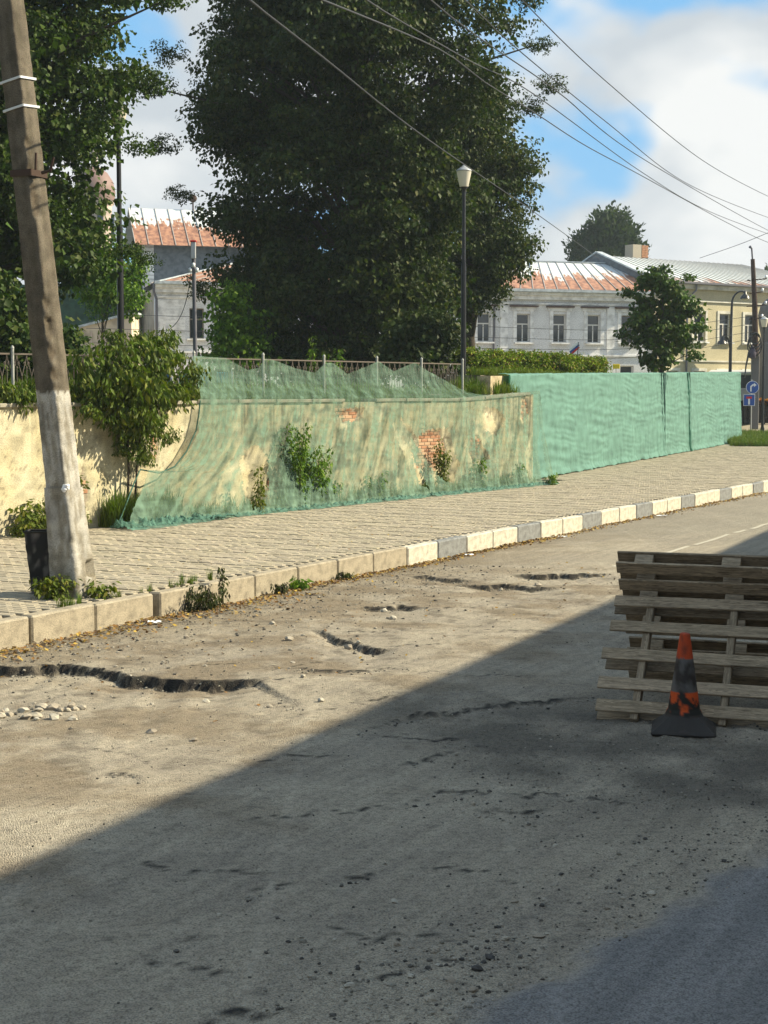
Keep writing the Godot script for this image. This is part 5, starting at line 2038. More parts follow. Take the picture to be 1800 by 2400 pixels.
# ---- things on the square at the right --------------------------------------
func make_far_right() -> void:
	# service pole with cable clutter
	var t := thing("service_pole", "far weathered pole with cable coils, brackets and a violet bag", "pole", P(21.75, 0.9, 90))
	wpart(t, "concrete_foot", MB.new().box(P(21.78, 3.2, 90), Vector3(0.42, 5.0, 0.4), Basis.IDENTITY, 0.03), mats.granite)
	wpart(t, "timber_shaft", MB.new().tube([P(21.72, 5.0, 89.7), P(21.62, 8.0, 89.7), P(21.45, 10.6, 89.7)], [0.19, 0.16, 0.12], 9), mats.rust_iron)
	for i in 4:
		var b := MB.new()
		var h := 7.1 + i * 0.75
		b.beam(P(21.25 - 0.15 * (i % 2), h, 89.5), P(22.05 + 0.2 * (i % 2), h + 0.1, 89.5), 0.06, 0.06)
		var arm := wpart(t, "bracket", b, mats.rust_iron)
		wpart(arm, "insulator", MB.new().lathe([Vector2(0.02, 0), Vector2(0.09, 0.03), Vector2(0.06, 0.12), Vector2(0.08, 0.16), Vector2(0.01, 0.22)], P(22.0 + 0.2 * (i % 2), h + 0.1, 89.5), 8), mats.strap)
	for i in 4:
		var ring := []
		for k in 17:
			var an := TAU * k / 16.0
			ring.append(P(21.55 + (0.42 - 0.05 * i) * cos(an), 5.6 + i * 0.13 + (0.62 - 0.1 * i) * sin(an), 89.25 - 0.05 * i))
		wpart(t, "cable_coil", MB.new().tube(ring, [0.035], 5, false), mats.wire)
	var bg := MB.new()
	bg.lathe([Vector2(0.05, -0.34), Vector2(0.22, -0.26), Vector2(0.25, 0.02), Vector2(0.13, 0.30), Vector2(0.04, 0.44)], P(21.42, 5.15, 89.3), 7)
	wpart(t, "violet_bag", bg, mats.violet_cloth)
	wpart(t, "hanging_cable", MB.new().tube([P(21.2, 5.2, 89.2), P(21.05, 4.4, 89.2), P(20.98, 3.7, 89.2)], [0.06, 0.05, 0.03], 6), mats.wire)
	wpart(t, "lamp_tip", MB.new().tube([P(21.45, 10.4, 89.7), P(21.38, 11.2, 89.7), P(21.25, 11.3, 89.6)], [0.05, 0.05, 0.09], 7), mats.dark_pipe)
	# crook-headed twin street lamp
	t = thing("crook_lamp", "dark street lamp with one tall crook arm and one low lamp", "lamp post", P(20.75, 1.2, 92))
	var pts := []
	pts.append(P(20.75, 1.1, 92))
	pts.append(P(20.77, 6.5, 92))
	for k in 8:
		var an := PI - PI * 0.62 * k / 7.0
		pts.append(P(21.35 + 0.55 * cos(an), 8.15 + 0.75 * sin(an), 92))
	wpart(t, "shaft", MB.new().tube(pts, [0.12, 0.09, 0.07, 0.06, 0.06, 0.05], 8), mats.black_paint)
	for e in [[21.58, 8.45], [20.25, 5.75]]:
		var sh := wpart(t, "lamp_shade", MB.new().lathe([Vector2(0.30, 0.0), Vector2(0.24, 0.18), Vector2(0.10, 0.28), Vector2(0.08, 0.45), Vector2(0.02, 0.50)], P(e[0], e[1], 92), 12), mats.black_paint)
		wpart(sh, "lamp_glass", MB.new().lathe([Vector2(0.02, -0.12), Vector2(0.16, -0.05), Vector2(0.22, 0.03)], P(e[0], e[1], 92), 10), mats.lantern_glass)
	wpart(t, "lower_arm", MB.new().tube([P(20.77, 5.4, 92), P(20.6, 6.1, 92), P(20.35, 6.35, 92), P(20.25, 6.2, 92)], [0.05], 7), mats.black_paint)
	# road signs
	t = thing("road_sign", "blue round right-turn sign above a blue square dead-end sign", "sign", P(21.1, 0.7, 88))
	wpart(t, "sign_post", MB.new().tube([P(21.12, 0.6, 88.06), P(21.12, 3.6, 88.06)], [0.04], 8), mats.steel)
	var disc := wpart(t, "round_plate", MB.new().tube([P(21.15, 3.15, 88.0), P(21.15, 3.15, 87.97)], [0.37], 28), mats.sign_white)
	wpart(disc, "blue_field", MB.new().tube([P(21.15, 3.15, 87.972), P(21.15, 3.15, 87.962)], [0.345], 28), mats.sign_blue)
	var ar := MB.new()
	ar.prism(PackedVector2Array([Vector2(-0.13, -0.24), Vector2(-0.05, -0.24), Vector2(-0.05, 0.02), Vector2(0.03, 0.09), Vector2(0.08, 0.09), Vector2(0.08, 0.01), Vector2(0.23, 0.13), Vector2(0.08, 0.26), Vector2(0.08, 0.18), Vector2(0.0, 0.18), Vector2(-0.13, 0.06)]), 0.006, P(21.15, 3.15, 87.962))
	wpart(disc, "white_arrow", ar, mats.sign_white)
	var sq := MB.new()
	sq.box(P(20.98, 2.42, 88.0), Vector3(0.66, 0.66, 0.02), Basis.IDENTITY, 0.004)
	var sqp := wpart(t, "square_plate", sq, mats.sign_white)
	sq = MB.new()
	sq.box(P(20.98, 2.42, 87.986), Vector3(0.61, 0.61, 0.008))
	wpart(sqp, "blue_field", sq, mats.sign_blue)
	sq = MB.new()
	sq.box(P(20.97, 2.34, 87.979), Vector3(0.10, 0.36, 0.006))
	wpart(sqp, "white_stem", sq, mats.sign_white)
	sq = MB.new()
	sq.box(P(20.97, 2.56, 87.979), Vector3(0.32, 0.12, 0.007))
	wpart(sqp, "red_bar", sq, mats.sign_red)
	# bus
	t = thing("bus", "white bus half hidden behind the end of the green netting", "bus", P(21.5, 1.2, 101))
	var bs := frame(Vector2(0.98, 0.05))
	var o := P(21.3, 0, 100)
	var B := MB.new()
	B.box(o + bs * Vector3(0, 2.32, -1.2), Vector3(6.6, 1.75, 2.4), bs, 0.08)
	wpart(t, "lower_body", B, mats.bus_shell)
	B = MB.new()
	B.box(o + bs * Vector3(0, 3.62, -1.25), Vector3(6.5, 0.9, 2.2), bs, 0.05)
	wpart(t, "cabin", B, mats.dark_glass)
	B = MB.new()
	B.box(o + bs * Vector3(0, 4.22, -1.2), Vector3(6.6, 0.34, 2.4), bs, 0.12)
	wpart(t, "roof", B, mats.bus_white)
	for i in 6:
		B = MB.new()
		B.box(o + bs * Vector3(-3.2 + i * 1.28, 3.62, -0.10), Vector3(0.16, 0.86, 0.1), bs)
		wpart(t, "window_pillar", B, mats.bus_shell if i == 5 else mats.dark_pipe)
	for i in 2:
		B = MB.new()
		B.tube([o + bs * Vector3(-2.2 + i * 4.2, 1.62, 0.06), o + bs * Vector3(-2.2 + i * 4.2, 1.62, -0.3)], [0.45], 18)
		var wh := wpart(t, "wheel", B, mats.wire)
		wpart(wh, "rim", MB.new().tube([o + bs * Vector3(-2.2 + i * 4.2, 1.62, 0.075), o + bs * Vector3(-2.2 + i * 4.2, 1.62, 0.02)], [0.24], 14), mats.steel)
	# planter wall with flowers
	t = thing("planter", "brown stone planter with orange flowers at the right edge", "planter", P(24, 0.95, 96))
	B = MB.new()
	B.box(P(24.6, 1.55, 96.6), Vector3(5.6, 1.1, 1.2), Basis.IDENTITY, 0.03)
	wpart(t, "box", B, mats.planter)
	var xs := []
	rng.seed = 41
	for i in 120:
		xs.append([P(rng.randf_range(22.0, 27.2), rng.randf_range(2.1, 2.22), rng.randf_range(96.1, 97.1)), 0.18])
	foliage(t, "foliage", xs, 220, spray(7, 8, 0.16, 0.12, [Color(0.06, 0.085, 0.02), Color(0.08, 0.07, 0.02)], 0.1), 241)
	xs = []
	for i in 46:
		xs.append([P(rng.randf_range(23.3, 26.6), rng.randf_range(2.15, 2.4), rng.randf_range(96.0, 96.4)), 0.12])
	foliage(t, "flowers", xs, 300, spray(8, 8, 0.10, 0.09, [Color(0.62, 0.20, 0.01), Color(0.70, 0.32, 0.02), Color(0.45, 0.10, 0.02)], -0.2), 242)
	t = thing("street_bin", "black slatted street bin before the brown planter", "bin", P(22.35, 0.95, 95))
	for i in 7:
		var an := PI + PI * i / 6.0
		B = MB.new()
		B.box(P(22.35 + 0.30 * cos(an), 1.45, 95 + 0.30 * sin(an)), Vector3(0.10, 0.95, 0.04), Basis(Vector3.UP, -an + PI / 2))
		wpart(t, "slat", B, mats.black_paint)
	wpart(t, "liner", MB.new().lathe([Vector2(0.01, 0.0), Vector2(0.26, 0.0), Vector2(0.27, 0.85)], P(22.35, 1.0, 95), 14), mats.black_paint)
	t = thing("bench", "black slatted bench before the planter behind the right lamp post", "bench", P(24.2, 0.95, 95))
	for i in 4:
		B = MB.new()
		B.box(P(24.3, 1.32 + (0.19 * i if i > 0 else 0.0), 95.0 + (0.1 + 0.03 * i if i > 0 else -0.18)), Vector3(1.7, 0.10, 0.04) if i > 0 else Vector3(1.7, 0.05, 0.42))
		wpart(t, "slat", B, mats.black_paint)
	for s in [-0.75, 0.75]:
		B = MB.new()
		B.box(P(24.3 + s, 1.1, 94.85), Vector3(0.07, 0.42, 0.4))
		wpart(t, "leg", B, mats.black_paint)
	for s in [-0.75, 0.75]:
		B = MB.new()
		B.box(P(24.3 + s, 1.55, 95.16), Vector3(0.06, 0.7, 0.05))
		wpart(t, "back_post", B, mats.black_paint)
	for i in 3:
		B = MB.new()
		var px: float = [21.5, 23.0, 26.0][i]
		B.box(P(px, 1.12, 95.1), Vector3(0.5, 0.42, 0.3), Basis.IDENTITY, 0.03)
		var blk := wpart(thing("stone_block", ["small white stone block left of the street bin", "small white stone block right of the street bin", "small white stone block right of the bench"][i], "block", P(px, 0.95, 95.1), "white stone blocks by the planter"), "block", B, mats.white_trim)
		blk.name = "block"
	# grey monument cut by the frame's right edge
	t = thing("monument", "tall grey granite monument cut off by the right edge of the photo", "monument", P(25.2, 1.2, 99))
	B = MB.new()
	B.box(P(25.3, 3.6, 99), Vector3(2.2, 5.0, 2.0), Basis.IDENTITY, 0.06)
	wpart(t, "pedestal", B, mats.granite)
	B = MB.new()
	B.box(P(25.3, 1.6, 99), Vector3(2.9, 1.2, 2.7), Basis.IDENTITY, 0.05)
	wpart(t, "plinth", B, mats.granite)
	wpart(t, "figure", MB.new().lathe([Vector2(0.85, 6.1), Vector2(0.9, 6.6), Vector2(1.05, 7.3), Vector2(1.1, 7.9), Vector2(0.95, 8.5), Vector2(0.6, 8.9), Vector2(0.05, 9.05)], P(25.2, 0, 99), 18), mats.granite)
	# small tricolour flags and a yellow plate past the hedge
	t = thing("flag", "tiny white blue and red flag before the white house windows", "flag", P(8.7, 2.4, 70))
	wpart(t, "staff", MB.new().tube([P(8.72, 2.3, 70), P(8.86, 5.06, 70)], [0.02], 6), mats.wire)
	for i in 3:
		B = MB.new()
		var q := P(8.86 + 0.03, 5.03 - i * 0.10, 70)
		B.beam(q, q + Vector3(-0.42, -0.34 - 0.02 * i, 0.02), 0.012, 0.10)
		wpart(t, "stripe", B, [mats.sign_white, mats.sign_blue, mats.sign_red][i])
	t = thing("yellow_plate", "small bright yellow plate at the right end of the hedge", "sign", P(7.9, 3.2, 52.5))
	B = MB.new()
	B.box(P(7.95, 3.56, 52.5), Vector3(0.24, 0.16, 0.03), Basis.IDENTITY, 0.01)
	wpart(t, "plate", B, mats.yellow_paint)
	wpart(t, "stake", MB.new().tube([P(7.95, 3.1, 52.53), P(7.95, 3.5, 52.53)], [0.015], 5), mats.steel)
	# play equipment seen through the fence
	t = thing("play_frame", "blue and teal play equipment panels seen through the iron fence", "playground", P(-5.6, 2.3, 45))
	for i in 4:
		B = MB.new()
		B.box(P(-6.4 + i * 0.55, 2.85, 45), Vector3(0.34, 0.75, 0.05), Basis.IDENTITY, 0.02)
		wpart(t, "panel", B, mats.blue_paint if i % 2 == 0 else mats.teal_paint)
	for i in 3:
		wpart(t, "post", MB.new().tube([P(-6.65 + i * 1.1, 2.2, 45), P(-6.65 + i * 1.1, 3.35, 45)], [0.035], 6), mats.sign_white)


# ---- pallets and cone -------------------------------------------------------
func make_pallets_and_cone() -> void:
	var yaw := deg_to_rad(19.0)
	var q0 := Vector2(1.60, 11.45)
	var r := Vector2(cos(yaw), -sin(yaw))
	var bk := Vector2(sin(yaw), cos(yaw))
	var X := Vector3(r.x, 0, -r.y)
	var Bk := Vector3(bk.x, 0, -bk.y)
	rng.seed = 61
	# front pallet leans back on the rear one
	var phi := deg_to_rad(46.0)
	var up := (Bk * cos(phi) + Vector3.UP * sin(phi)).normalized()      # up along the slope
	var nrm := X.cross(up).normalized()                                # outwards, to the viewer
	var org := P(q0.x, 0.075, q0.y)
	var t := thing("wooden_pallet", "front wooden pallet leaning back, behind the traffic cone", "pallet", P(q0.x + 0.6, 0.0, q0.y), "pallets blocking the road")
	plank_set(t, org, X, up, nrm, 1.75, [0.03, 0.23, 0.50, 0.77, 1.02], 0.105, 0.02, [0.30, 0.95, 1.6], 0.09, 0.10, 1.10, false)
	# rear pallet leans forward against it
	var phi2 := deg_to_rad(53.0)
	var up2 := (-Bk * cos(phi2) + Vector3.UP * sin(phi2)).normalized()
	var nrm2 := X.cross(up2).normalized()
	var top := P(q0.x + bk.x * 0.66 + 0.02, 1.12, q0.y + bk.y * 0.66)
	var org2 := top - up2 * 1.36
	t = thing("wooden_pallet", "rear wooden pallet tilted forward with its double edge on top", "pallet", P(q0.x + 1.0, 0.0, q0.y + 1.3), "pallets blocking the road")
	plank_set(t, org2, X, up2, nrm2, 1.75, [0.06, 0.34, 0.62, 0.90, 1.12, 1.30], 0.12, 0.022, [0.22, 0.90, 1.55], 0.12, 0.10, 1.36, true)
	# traffic cone, dirty, standing in front
	var c := thing("traffic_cone", "dirty orange and grey rubber traffic cone before the pallets", "traffic cone", P(2.19, 0.0, 11.02))
	var at := P(2.19, road_at(2.19, 11.02).x - 0.004, 11.02)
	var f := noise(181, 1.0, 4)
	var b := MB.new()
	b.colored = true
	var prof := []
	var n := 60
	for i in n + 1:
		var h := 0.03 + 0.69 * i / n
		var rr := lerpf(0.125, 0.036, (h - 0.10) / 0.62)
		if h < 0.16:
			rr = 0.125 + 0.10 * pow((0.16 - h) / 0.13, 1.6)
		prof.append(Vector2(rr, h))
	prof.append(Vector2(0.028, 0.725))
	prof.append(Vector2(0.001, 0.726))
	b.lathe(prof, at, 40)
	for i in b.v.size():
		var p := b.v[i] - at
		var an := atan2(p.z, p.x)
		var dirt := f.get_noise_3d(p.x * 9.0, p.y * 6.0, p.z * 9.0)
		var h := p.y + 0.012 * f.get_noise_1d(an * 3.0)
		var col := Color(0.50, 0.075, 0.025)
		if h < 0.135:
			col = Color(0.055, 0.05, 0.045)
		elif h < 0.30:
			col = Color(0.62, 0.10, 0.025).lerp(Color(0.03, 0.028, 0.026), smoothstep(-0.02, 0.10, dirt + (0.20 - h) * 3.4 + 0.30 * cos(an - 1.9) - 0.02))
		elif h < 0.545:
			col = Color(0.13, 0.125, 0.12).lerp(Color(0.05, 0.042, 0.036), clampf(0.5 + dirt * 1.8, 0.0, 1.0))
			col = col.lerp(Color(0.22, 0.07, 0.04), 0.35 * smoothstep(0.1, 0.4, f.get_noise_3d(p.x * 6.0, p.y * 3.0 + 5.0, p.z * 6.0)))
		else:
			col = col.lerp(Color(0.09, 0.045, 0.035), clampf(0.25 + dirt * 1.3, 0.0, 0.8))
		b.c[i] = col
	wpart(c, "cone_body", b, mats.cone)
	b = MB.new()
	b.tint(Color(0.05, 0.046, 0.042))
	b.box(at + Vector3(0, 0.018, 0), Vector3(0.46, 0.035, 0.46), Basis(Vector3.UP, -0.2), 0.014)
	# low skirt rising from the square foot to the cone
	var k := 24
	for i in k:
		var a0 := TAU * i / k + 0.2
		var a1 := TAU * (i + 1) / k + 0.2
		var sq := func(an: float) -> Vector3:
			var q := an - 0.2
			var m := 0.215 / maxf(absf(cos(q)), absf(sin(q)))
			return at + Vector3(cos(an) * m, 0.034, sin(an) * m)
		b.quad(sq.call(a1), sq.call(a0), at + Vector3(cos(a0) * 0.13, 0.13, sin(a0) * 0.13), at + Vector3(cos(a1) * 0.13, 0.13, sin(a1) * 0.13))
	wpart(c, "rubber_foot", b, mats.cone)

func plank_set(t: Node3D, org: Vector3, X: Vector3, up: Vector3, nrm: Vector3, len: float, rows: Array, bw: float, th: float, strs: Array, sw: float, sh: float, slope: float, back_deck: bool) -> void:
	var bs := Basis(X, up, nrm)
	for i in rows.size():
		var b := MB.new()
		var ln := len + rng.randf_range(-0.02, 0.03)
		plank(b, org + X * (ln / 2 + rng.randf_range(-0.02, 0.015)) + up * float(rows[i]), Vector3(ln, bw * rng.randf_range(0.94, 1.04), th), bs.rotated(nrm, rng.randf_range(-0.008, 0.008)), i * 0.37)
		wpart(t, "deck_board", b, mats["plank%d" % rng.randi_range(0, 1)])
		if back_deck or i % 2 == 0:
			b = MB.new()
			plank(b, org + X * (ln / 2) + up * (float(rows[i]) + rng.randf_range(-0.01, 0.01)) - nrm * (sh + th + 0.001), Vector3(ln, bw, th), bs, i * 0.61 + 0.2)
			wpart(t, "base_board", b, mats["plank%d" % rng.randi_range(0, 2)])
	for s in strs:
		if back_deck:
			for rw in rows:
				var b := MB.new()
				plank(b, org + X * float(s) + up * float(rw) - nrm * (th / 2 + sh / 2 + 0.0005), Vector3(sw * 1.2, 0.10, sh - 0.001), bs, float(s))
				wpart(t, "block", b, mats["plank%d" % rng.randi_range(0, 1)])
		else:
			var b := MB.new()
			plank(b, org + X * float(s) + up * (slope / 2 - 0.04) - nrm * (th / 2 + sh / 2 + 0.0005), Vector3(slope + 0.06, sw * 0.62, sh - 0.001), Basis(up, -X, nrm), float(s))
			wpart(t, "stringer", b, mats["plank%d" % rng.randi_range(0, 2)])

func plank(b: MB, c: Vector3, size: Vector3, bs: Basis, u0: float) -> void:
	var k := b.v.size()
	b.box(c, size, bs, 0.004)
	for i in range(k, b.v.size()):
		var p := bs.inverse() * (b.v[i] - c)
		b.t[i] = Vector2(p.x * 0.6 + u0, p.y * 2.2 + p.z * 2.2 + u0 * 1.7)


# ---- weeds, grass, sapling --------------------------------------------------
func weed(at: Vector3, h: float, spread: float, stems: int, m: Array, per: int, key: int, called: String, label: String, group := "", lean := 0.25) -> Node3D:
	var t := thing(called, label, "plant", at, group)
	var r := RandomNumberGenerator.new()
	r.seed = key
	var b := MB.new()
	var st := SurfaceTool.new()
	st.begin(Mesh.PRIMITIVE_TRIANGLES)
	for i in stems:
		var an := r.randf() * TAU
		var tip := at + Vector3(cos(an), 0, sin(an)) * spread * r.randf_range(0.3, 1.0) * lean * 4.0 + Vector3(0, h * r.randf_range(0.6, 1.0), 0)
		var root := at + Vector3(cos(an), 0, sin(an)) * 0.04 + Vector3(0, -0.02, 0)
		var mid := root.lerp(tip, 0.5) + Vector3(0, h * 0.08, 0)
		b.tube([root, mid, tip], [0.006 + h * 0.004, 0.004 + h * 0.002, 0.002], 5)
		for j in per:
			var k := (j + 0.8) / per
			var p := root.lerp(mid, k * 2.0) if k < 0.5 else mid.lerp(tip, k * 2.0 - 1.0)
			p += Vector3(r.randf_range(-1, 1), r.randf_range(-0.3, 0.3), r.randf_range(-1, 1)) * spread * 0.16 * (1.2 - k)
			st.append_from(m[r.randi_range(0, 2)], 0, Transform3D(Basis.from_euler(Vector3(r.randf_range(-0.5, 0.5), r.randf() * TAU, r.randf_range(-0.5, 0.5))).scaled(Vector3.ONE * r.randf_range(0.7, 1.2)), p - at))
	wpart(t, "stem", b, mats.leaf_stem)
	part(t, "leaves", st.commit(), mats.leaf)
	return t

func make_small_plants() -> void:
	mat("leaf_stem", lin(0.07, 0.075, 0.03), 0.8)
	var green := [Color(0.10, 0.19, 0.02), Color(0.13, 0.22, 0.025), Color(0.08, 0.15, 0.02)]
	var yellowish := [Color(0.13, 0.16, 0.025), Color(0.10, 0.14, 0.02), Color(0.16, 0.15, 0.03)]
	var ash := [Color(0.085, 0.135, 0.024), Color(0.105, 0.15, 0.028), Color(0.14, 0.16, 0.034), Color(0.07, 0.105, 0.022)]
	var s_ash := spray(31, 13, 0.105, 0.13, ash, 0.5, 0.42)
	var s_green := spray(32, 10, 0.085, 0.085, green, 0.1, 0.45)
	var s_yel := spray(33, 9, 0.075, 0.08, yellowish, 0.1, 0.5)
	var s_dark := spray(34, 8, 0.06, 0.06, [Color(0.045, 0.065, 0.025), Color(0.06, 0.075, 0.03), Color(0.05, 0.045, 0.03)], 0.2, 0.4)
	# ash-leaved sapling against the wall, right of the pole
	var t := thing("maple_sapling", "leafy ash-leaved sapling growing against the wall right of the pole", "sapling", W(2.85, 0.24, 0.18))
	var cl := []
	for q in [[2.35, 3.1, .38], [2.9, 3.15, .36], [3.5, 3.25, .40], [4.0, 3.2, .32], [4.3, 2.85, .25], [2.0, 2.75, .42], [2.5, 2.7, .45], [3.0, 2.75, .45], [3.5, 2.75, .42], [4.0, 2.6, .36], [1.9, 2.4, .32], [2.4, 2.35, .36], [2.9, 2.35, .40], [3.4, 2.35, .38], [2.6, 2.0, .30], [3.0, 1.95, .34], [3.4, 2.0, .28], [2.95, 1.6, .24], [3.2, 1.4, .16], [2.7, 1.55, .16], [3.7, 1.75, .16], [2.45, 3.45, .2], [3.3, 3.5, .2], [3.95, 3.5, .18]]:
		cl.append([W(q[0], q[1], 0.25 + 0.12 * sin(q[0] * 9.0)), q[2]])
	foliage(t, "foliage", cl, 290, s_ash, 251, 0.8)
	var b := MB.new()
	b.tube([W(2.78, 0.22, 0.16), W(2.82, 1.2, 0.18), W(2.75, 2.4, 0.2), W(2.5, 3.2, 0.25)], [0.028, 0.022, 0.016, 0.006], 7)
	b.tube([W(2.92, 0.22, 0.2), W(2.98, 1.2, 0.22), W(3.2, 2.4, 0.22), W(3.5, 3.3, 0.25)], [0.022, 0.018, 0.014, 0.005], 7)
	b.tube([W(2.95, 1.9, 0.21), W(3.5, 2.4, 0.24), W(4.1, 2.8, 0.25)], [0.014, 0.010, 0.004], 6)
	b.tube([W(2.78, 1.7, 0.2), W(2.4, 2.2, 0.24), W(2.0, 2.7, 0.25)], [0.014, 0.010, 0.004], 6)
	wpart(t, "stem", b, mats.bark)
	# climber spilling over the coping at the left edge
	t = thing("wall_creeper", "low green creeper spilling over the wall coping left of the pole", "plant", W(0.6, 2.3, -0.1))
	cl = []
	rng.seed = 83
	for i in 26:
		cl.append([W(rng.randf_range(-1.2, 1.7), rng.randf_range(2.3, 2.68), rng.randf_range(-0.4, 0.12)), rng.randf_range(0.12, 0.24)])
	foliage(t, "foliage", cl, 300, s_ash, 252, 0.7)
	# row of weeds along the coping between pole and net
	t = thing("coping_weeds", "strip of weeds rooted along the wall coping behind the sapling", "plant", W(3.6, 2.35, -0.3))
	cl = []
	for i in 46:
		cl.append([W(rng.randf_range(1.6, 5.3), rng.randf_range(2.38, 2.62), rng.randf_range(-0.55, -0.1)), rng.randf_range(0.10, 0.2)])
	foliage(t, "foliage", cl, 300, s_yel, 253, 0.7)
	# yellowing climber at the wall foot left of the pole
	t = thing("wall_foot_weed", "yellow-green weeds at the wall foot left of the pole", "plant", W(0.6, 0.24, 0.25))
	cl = []
	for i in 40:
		var k := rng.randf()
		cl.append([W(lerpf(0.05, 1.5, k), 0.3 + rng.randf() * rng.randf() * lerpf(0.25, 1.25, k), rng.randf_range(0.08, 0.4)), rng.randf_range(0.10, 0.2)])
	foliage(t, "foliage", cl, 290, s_yel, 254, 0.8)
	b = MB.new()
	for i in 5:
		b.tube([W(0.5 + i * 0.2, 0.22, 0.2), W(0.6 + i * 0.2, 0.5 + 0.15 * i, 0.22)], [0.008, 0.003], 5)
	wpart(t, "stem", b, mats.bark)
	# weeds along the foot of the wall, under and through the net
	for e in [[7.7, 0.24, 0.25, 1.75, 0.5, 18, 16, "tall weed under the loose net in the middle of the wall"], [8.25, 0.24, 0.2, 1.2, 0.5, 16, 13, "weed under the loose net, right of the tallest one"], [8.9, 0.24, 0.2, 0.7, 0.28, 7, 8, "low weed under the loose net, left of the torn gap"], [6.15, 0.24, 0.5, 1.0, 0.12, 3, 9, "yellowing weed in the oval tear of the loose net"], [13.35, 0.5, 0.28, 1.05, 0.2, 8, 10, "bright willow-leaved weed in the torn gap of the loose net"], [10.6, 0.24, 0.2, 0.6, 0.3, 6, 7, "weed under the loose net below the bare bricks"], [15.2, 0.24, 0.2, 0.8, 0.3, 7, 8, "weed under the loose net below the round tear"], [17.2, 0.24, 0.2, 0.6, 0.25, 6, 7, "weed under the loose net near the wall's far corner"], [18.2, 0.24, 0.7, 0.3, 0.15, 5, 5, "small weed at the far corner of the low wall"]]:
		weed(W(e[0], e[1], e[2]), e[3], e[4], e[5], s_yel if e[0] in [6.15, 13.35] else s_green, e[6], int(e[0] * 100), "wall_weed", e[7], "weeds along the netted wall")
	# tall flower stalks behind the net on the wall
	for e in [[9.75, 3.85, "tall thin weed stalk above the net, the left one"], [10.75, 3.80, "tall thin weed stalk above the net, the right one"], [10.25, 3.45, "shorter weed stalk between the two tall ones above the net"]]:
		weed(W(e[0], 2.38, -0.85), float(e[1]) - 2.38, 0.06, 2, s_green, 10, int(e[0] * 77), "flower_stalk", e[2], "stalks above the net", 0.1)
	# grass: by the wall foot, behind the fence, on the terrace edge and at the square
	var gm := MB.new()
	gm.colored = true
	rng.seed = 19
	for i in 22:
		var an := rng.randf() * TAU
		var root := Vector3(rng.randf_range(-0.06, 0.06), 0, rng.randf_range(-0.06, 0.06))
		var hh := rng.randf_range(0.12, 0.30)
		var out := Vector3(cos(an), 0, sin(an)) * rng.randf_range(0.04, 0.14)
		var sd := Vector3(-sin(an), 0, cos(an)) * 0.006
		var g := rng.randf_range(0.8, 1.2)
		gm.col = Color(0.095 * g, 0.145 * g, 0.022)
		var mid := root + out * 0.4 + Vector3(0, hh * 0.65, 0)
		var tip := root + out + Vector3(0, hh, 0)
		gm.quad(root - sd, root + sd, mid + sd * 0.8, mid - sd * 0.8)
		gm.tri(mid - sd * 0.8, mid + sd * 0.8, tip)
	var tuft := gm.commit()
	var xf := []
	var cols := []
	var add := func(p: Vector3, s: float) -> void:
		xf.append(Transform3D(Basis(Vector3.UP, rng.randf() * TAU).scaled(Vector3(s, s * rng.randf_range(0.7, 1.3), s)), p))
		var g := rng.randf_range(0.75, 1.25)
		cols.append(Color(g * rng.randf_range(0.9, 1.25), g, g))
	for i in 300:
		add.call(W(rng.randf_range(2.3, 4.0), 0.23, rng.randf_range(0.03, 0.35)), rng.randf_range(0.7, 2.0))
	for i in 260:
		add.call(W(rng.randf_range(4.0, 18.3), 0.23, rng.randf_range(0.03, 0.3)), rng.randf_range(0.4, 1.4))
	for i in 2600:
		add.call(W(rng.randf_range(1.0, 16.5), 2.34, rng.randf_range(-4.0, -0.35)), rng.randf_range(0.7, 1.6))
	for i in 900:
		add.call(R(rng.randf_range(0.2, 26.0), 3.06, rng.randf_range(-0.8, -0.22)), rng.randf_range(0.4, 1.0))
	for i in 150:
		add.call(W(rng.randf_range(16.0, 18.3), 2.55, rng.randf_range(-1.4, -0.3)), rng.randf_range(0.8, 1.6))
	for i in 26:
		add.call(S(rng.randf_range(-0.25, -0.16), rng.randf_range(1.0, 4.0), 0.23), rng.randf_range(0.2, 0.5))
	var go := scatter(self, "grass", tuft, mats.leaf, xf, cols)
	go.set_meta("kind", "stuff")
	go.set_meta("label", "green grass growing along the walls and in the park")
	go.set_meta("category", "grass")
	xf.clear()
	cols.clear()
	for i in 3600:
		var p := P(rng.randf_range(16.5, 24.0), 0, rng.randf_range(72.0, 86.0))
		var hgt := 0.20 if -p.z < 70 else lerpf(0.20, 0.5, (-p.z - 70.0) / 18.0)
		p.y = hgt
		if p.x < -p.z * 0.225:
			continue
		add.call(p, rng.randf_range(0.7, 1.4))
	var g2 := scatter(self, "verge_grass", tuft, mats.leaf, xf, cols)
	g2.set_meta("kind", "stuff")
	g2.set_meta("label", "sunlit green grass verge past the end of the netting")
	g2.set_meta("category", "grass")
	# weeds along the kerb and round the pole
	weed(S(0.14, 3.62, -0.03), 0.62, 0.14, 2, s_dark, 9, 901, "kerb_weed", "tall thin dark weed in the gutter right of the pole", "weeds in the gutter", 0.12)
	weed(S(0.20, 3.35, -0.03), 0.26, 0.42, 9, s_dark, 6, 902, "kerb_weed", "low spreading dark weed at the foot of the tall gutter weed", "weeds in the gutter", 0.3)
	weed(S(0.10, 3.05, -0.02), 0.34, 0.25, 6, s_dark, 6, 906, "kerb_weed", "wilted dark weed by the open kerb joint", "weeds in the gutter", 0.3)
	weed(S(0.14, 4.9, -0.03), 0.16, 0.12, 5, s_dark, 4, 903, "kerb_weed", "small dark weed in the gutter beyond the tall one", "weeds in the gutter")
	weed(S(0.14, 5.4, -0.03), 0.15, 0.12, 5, s_green, 4, 904, "kerb_weed", "small bright green weed in the gutter", "weeds in the gutter")
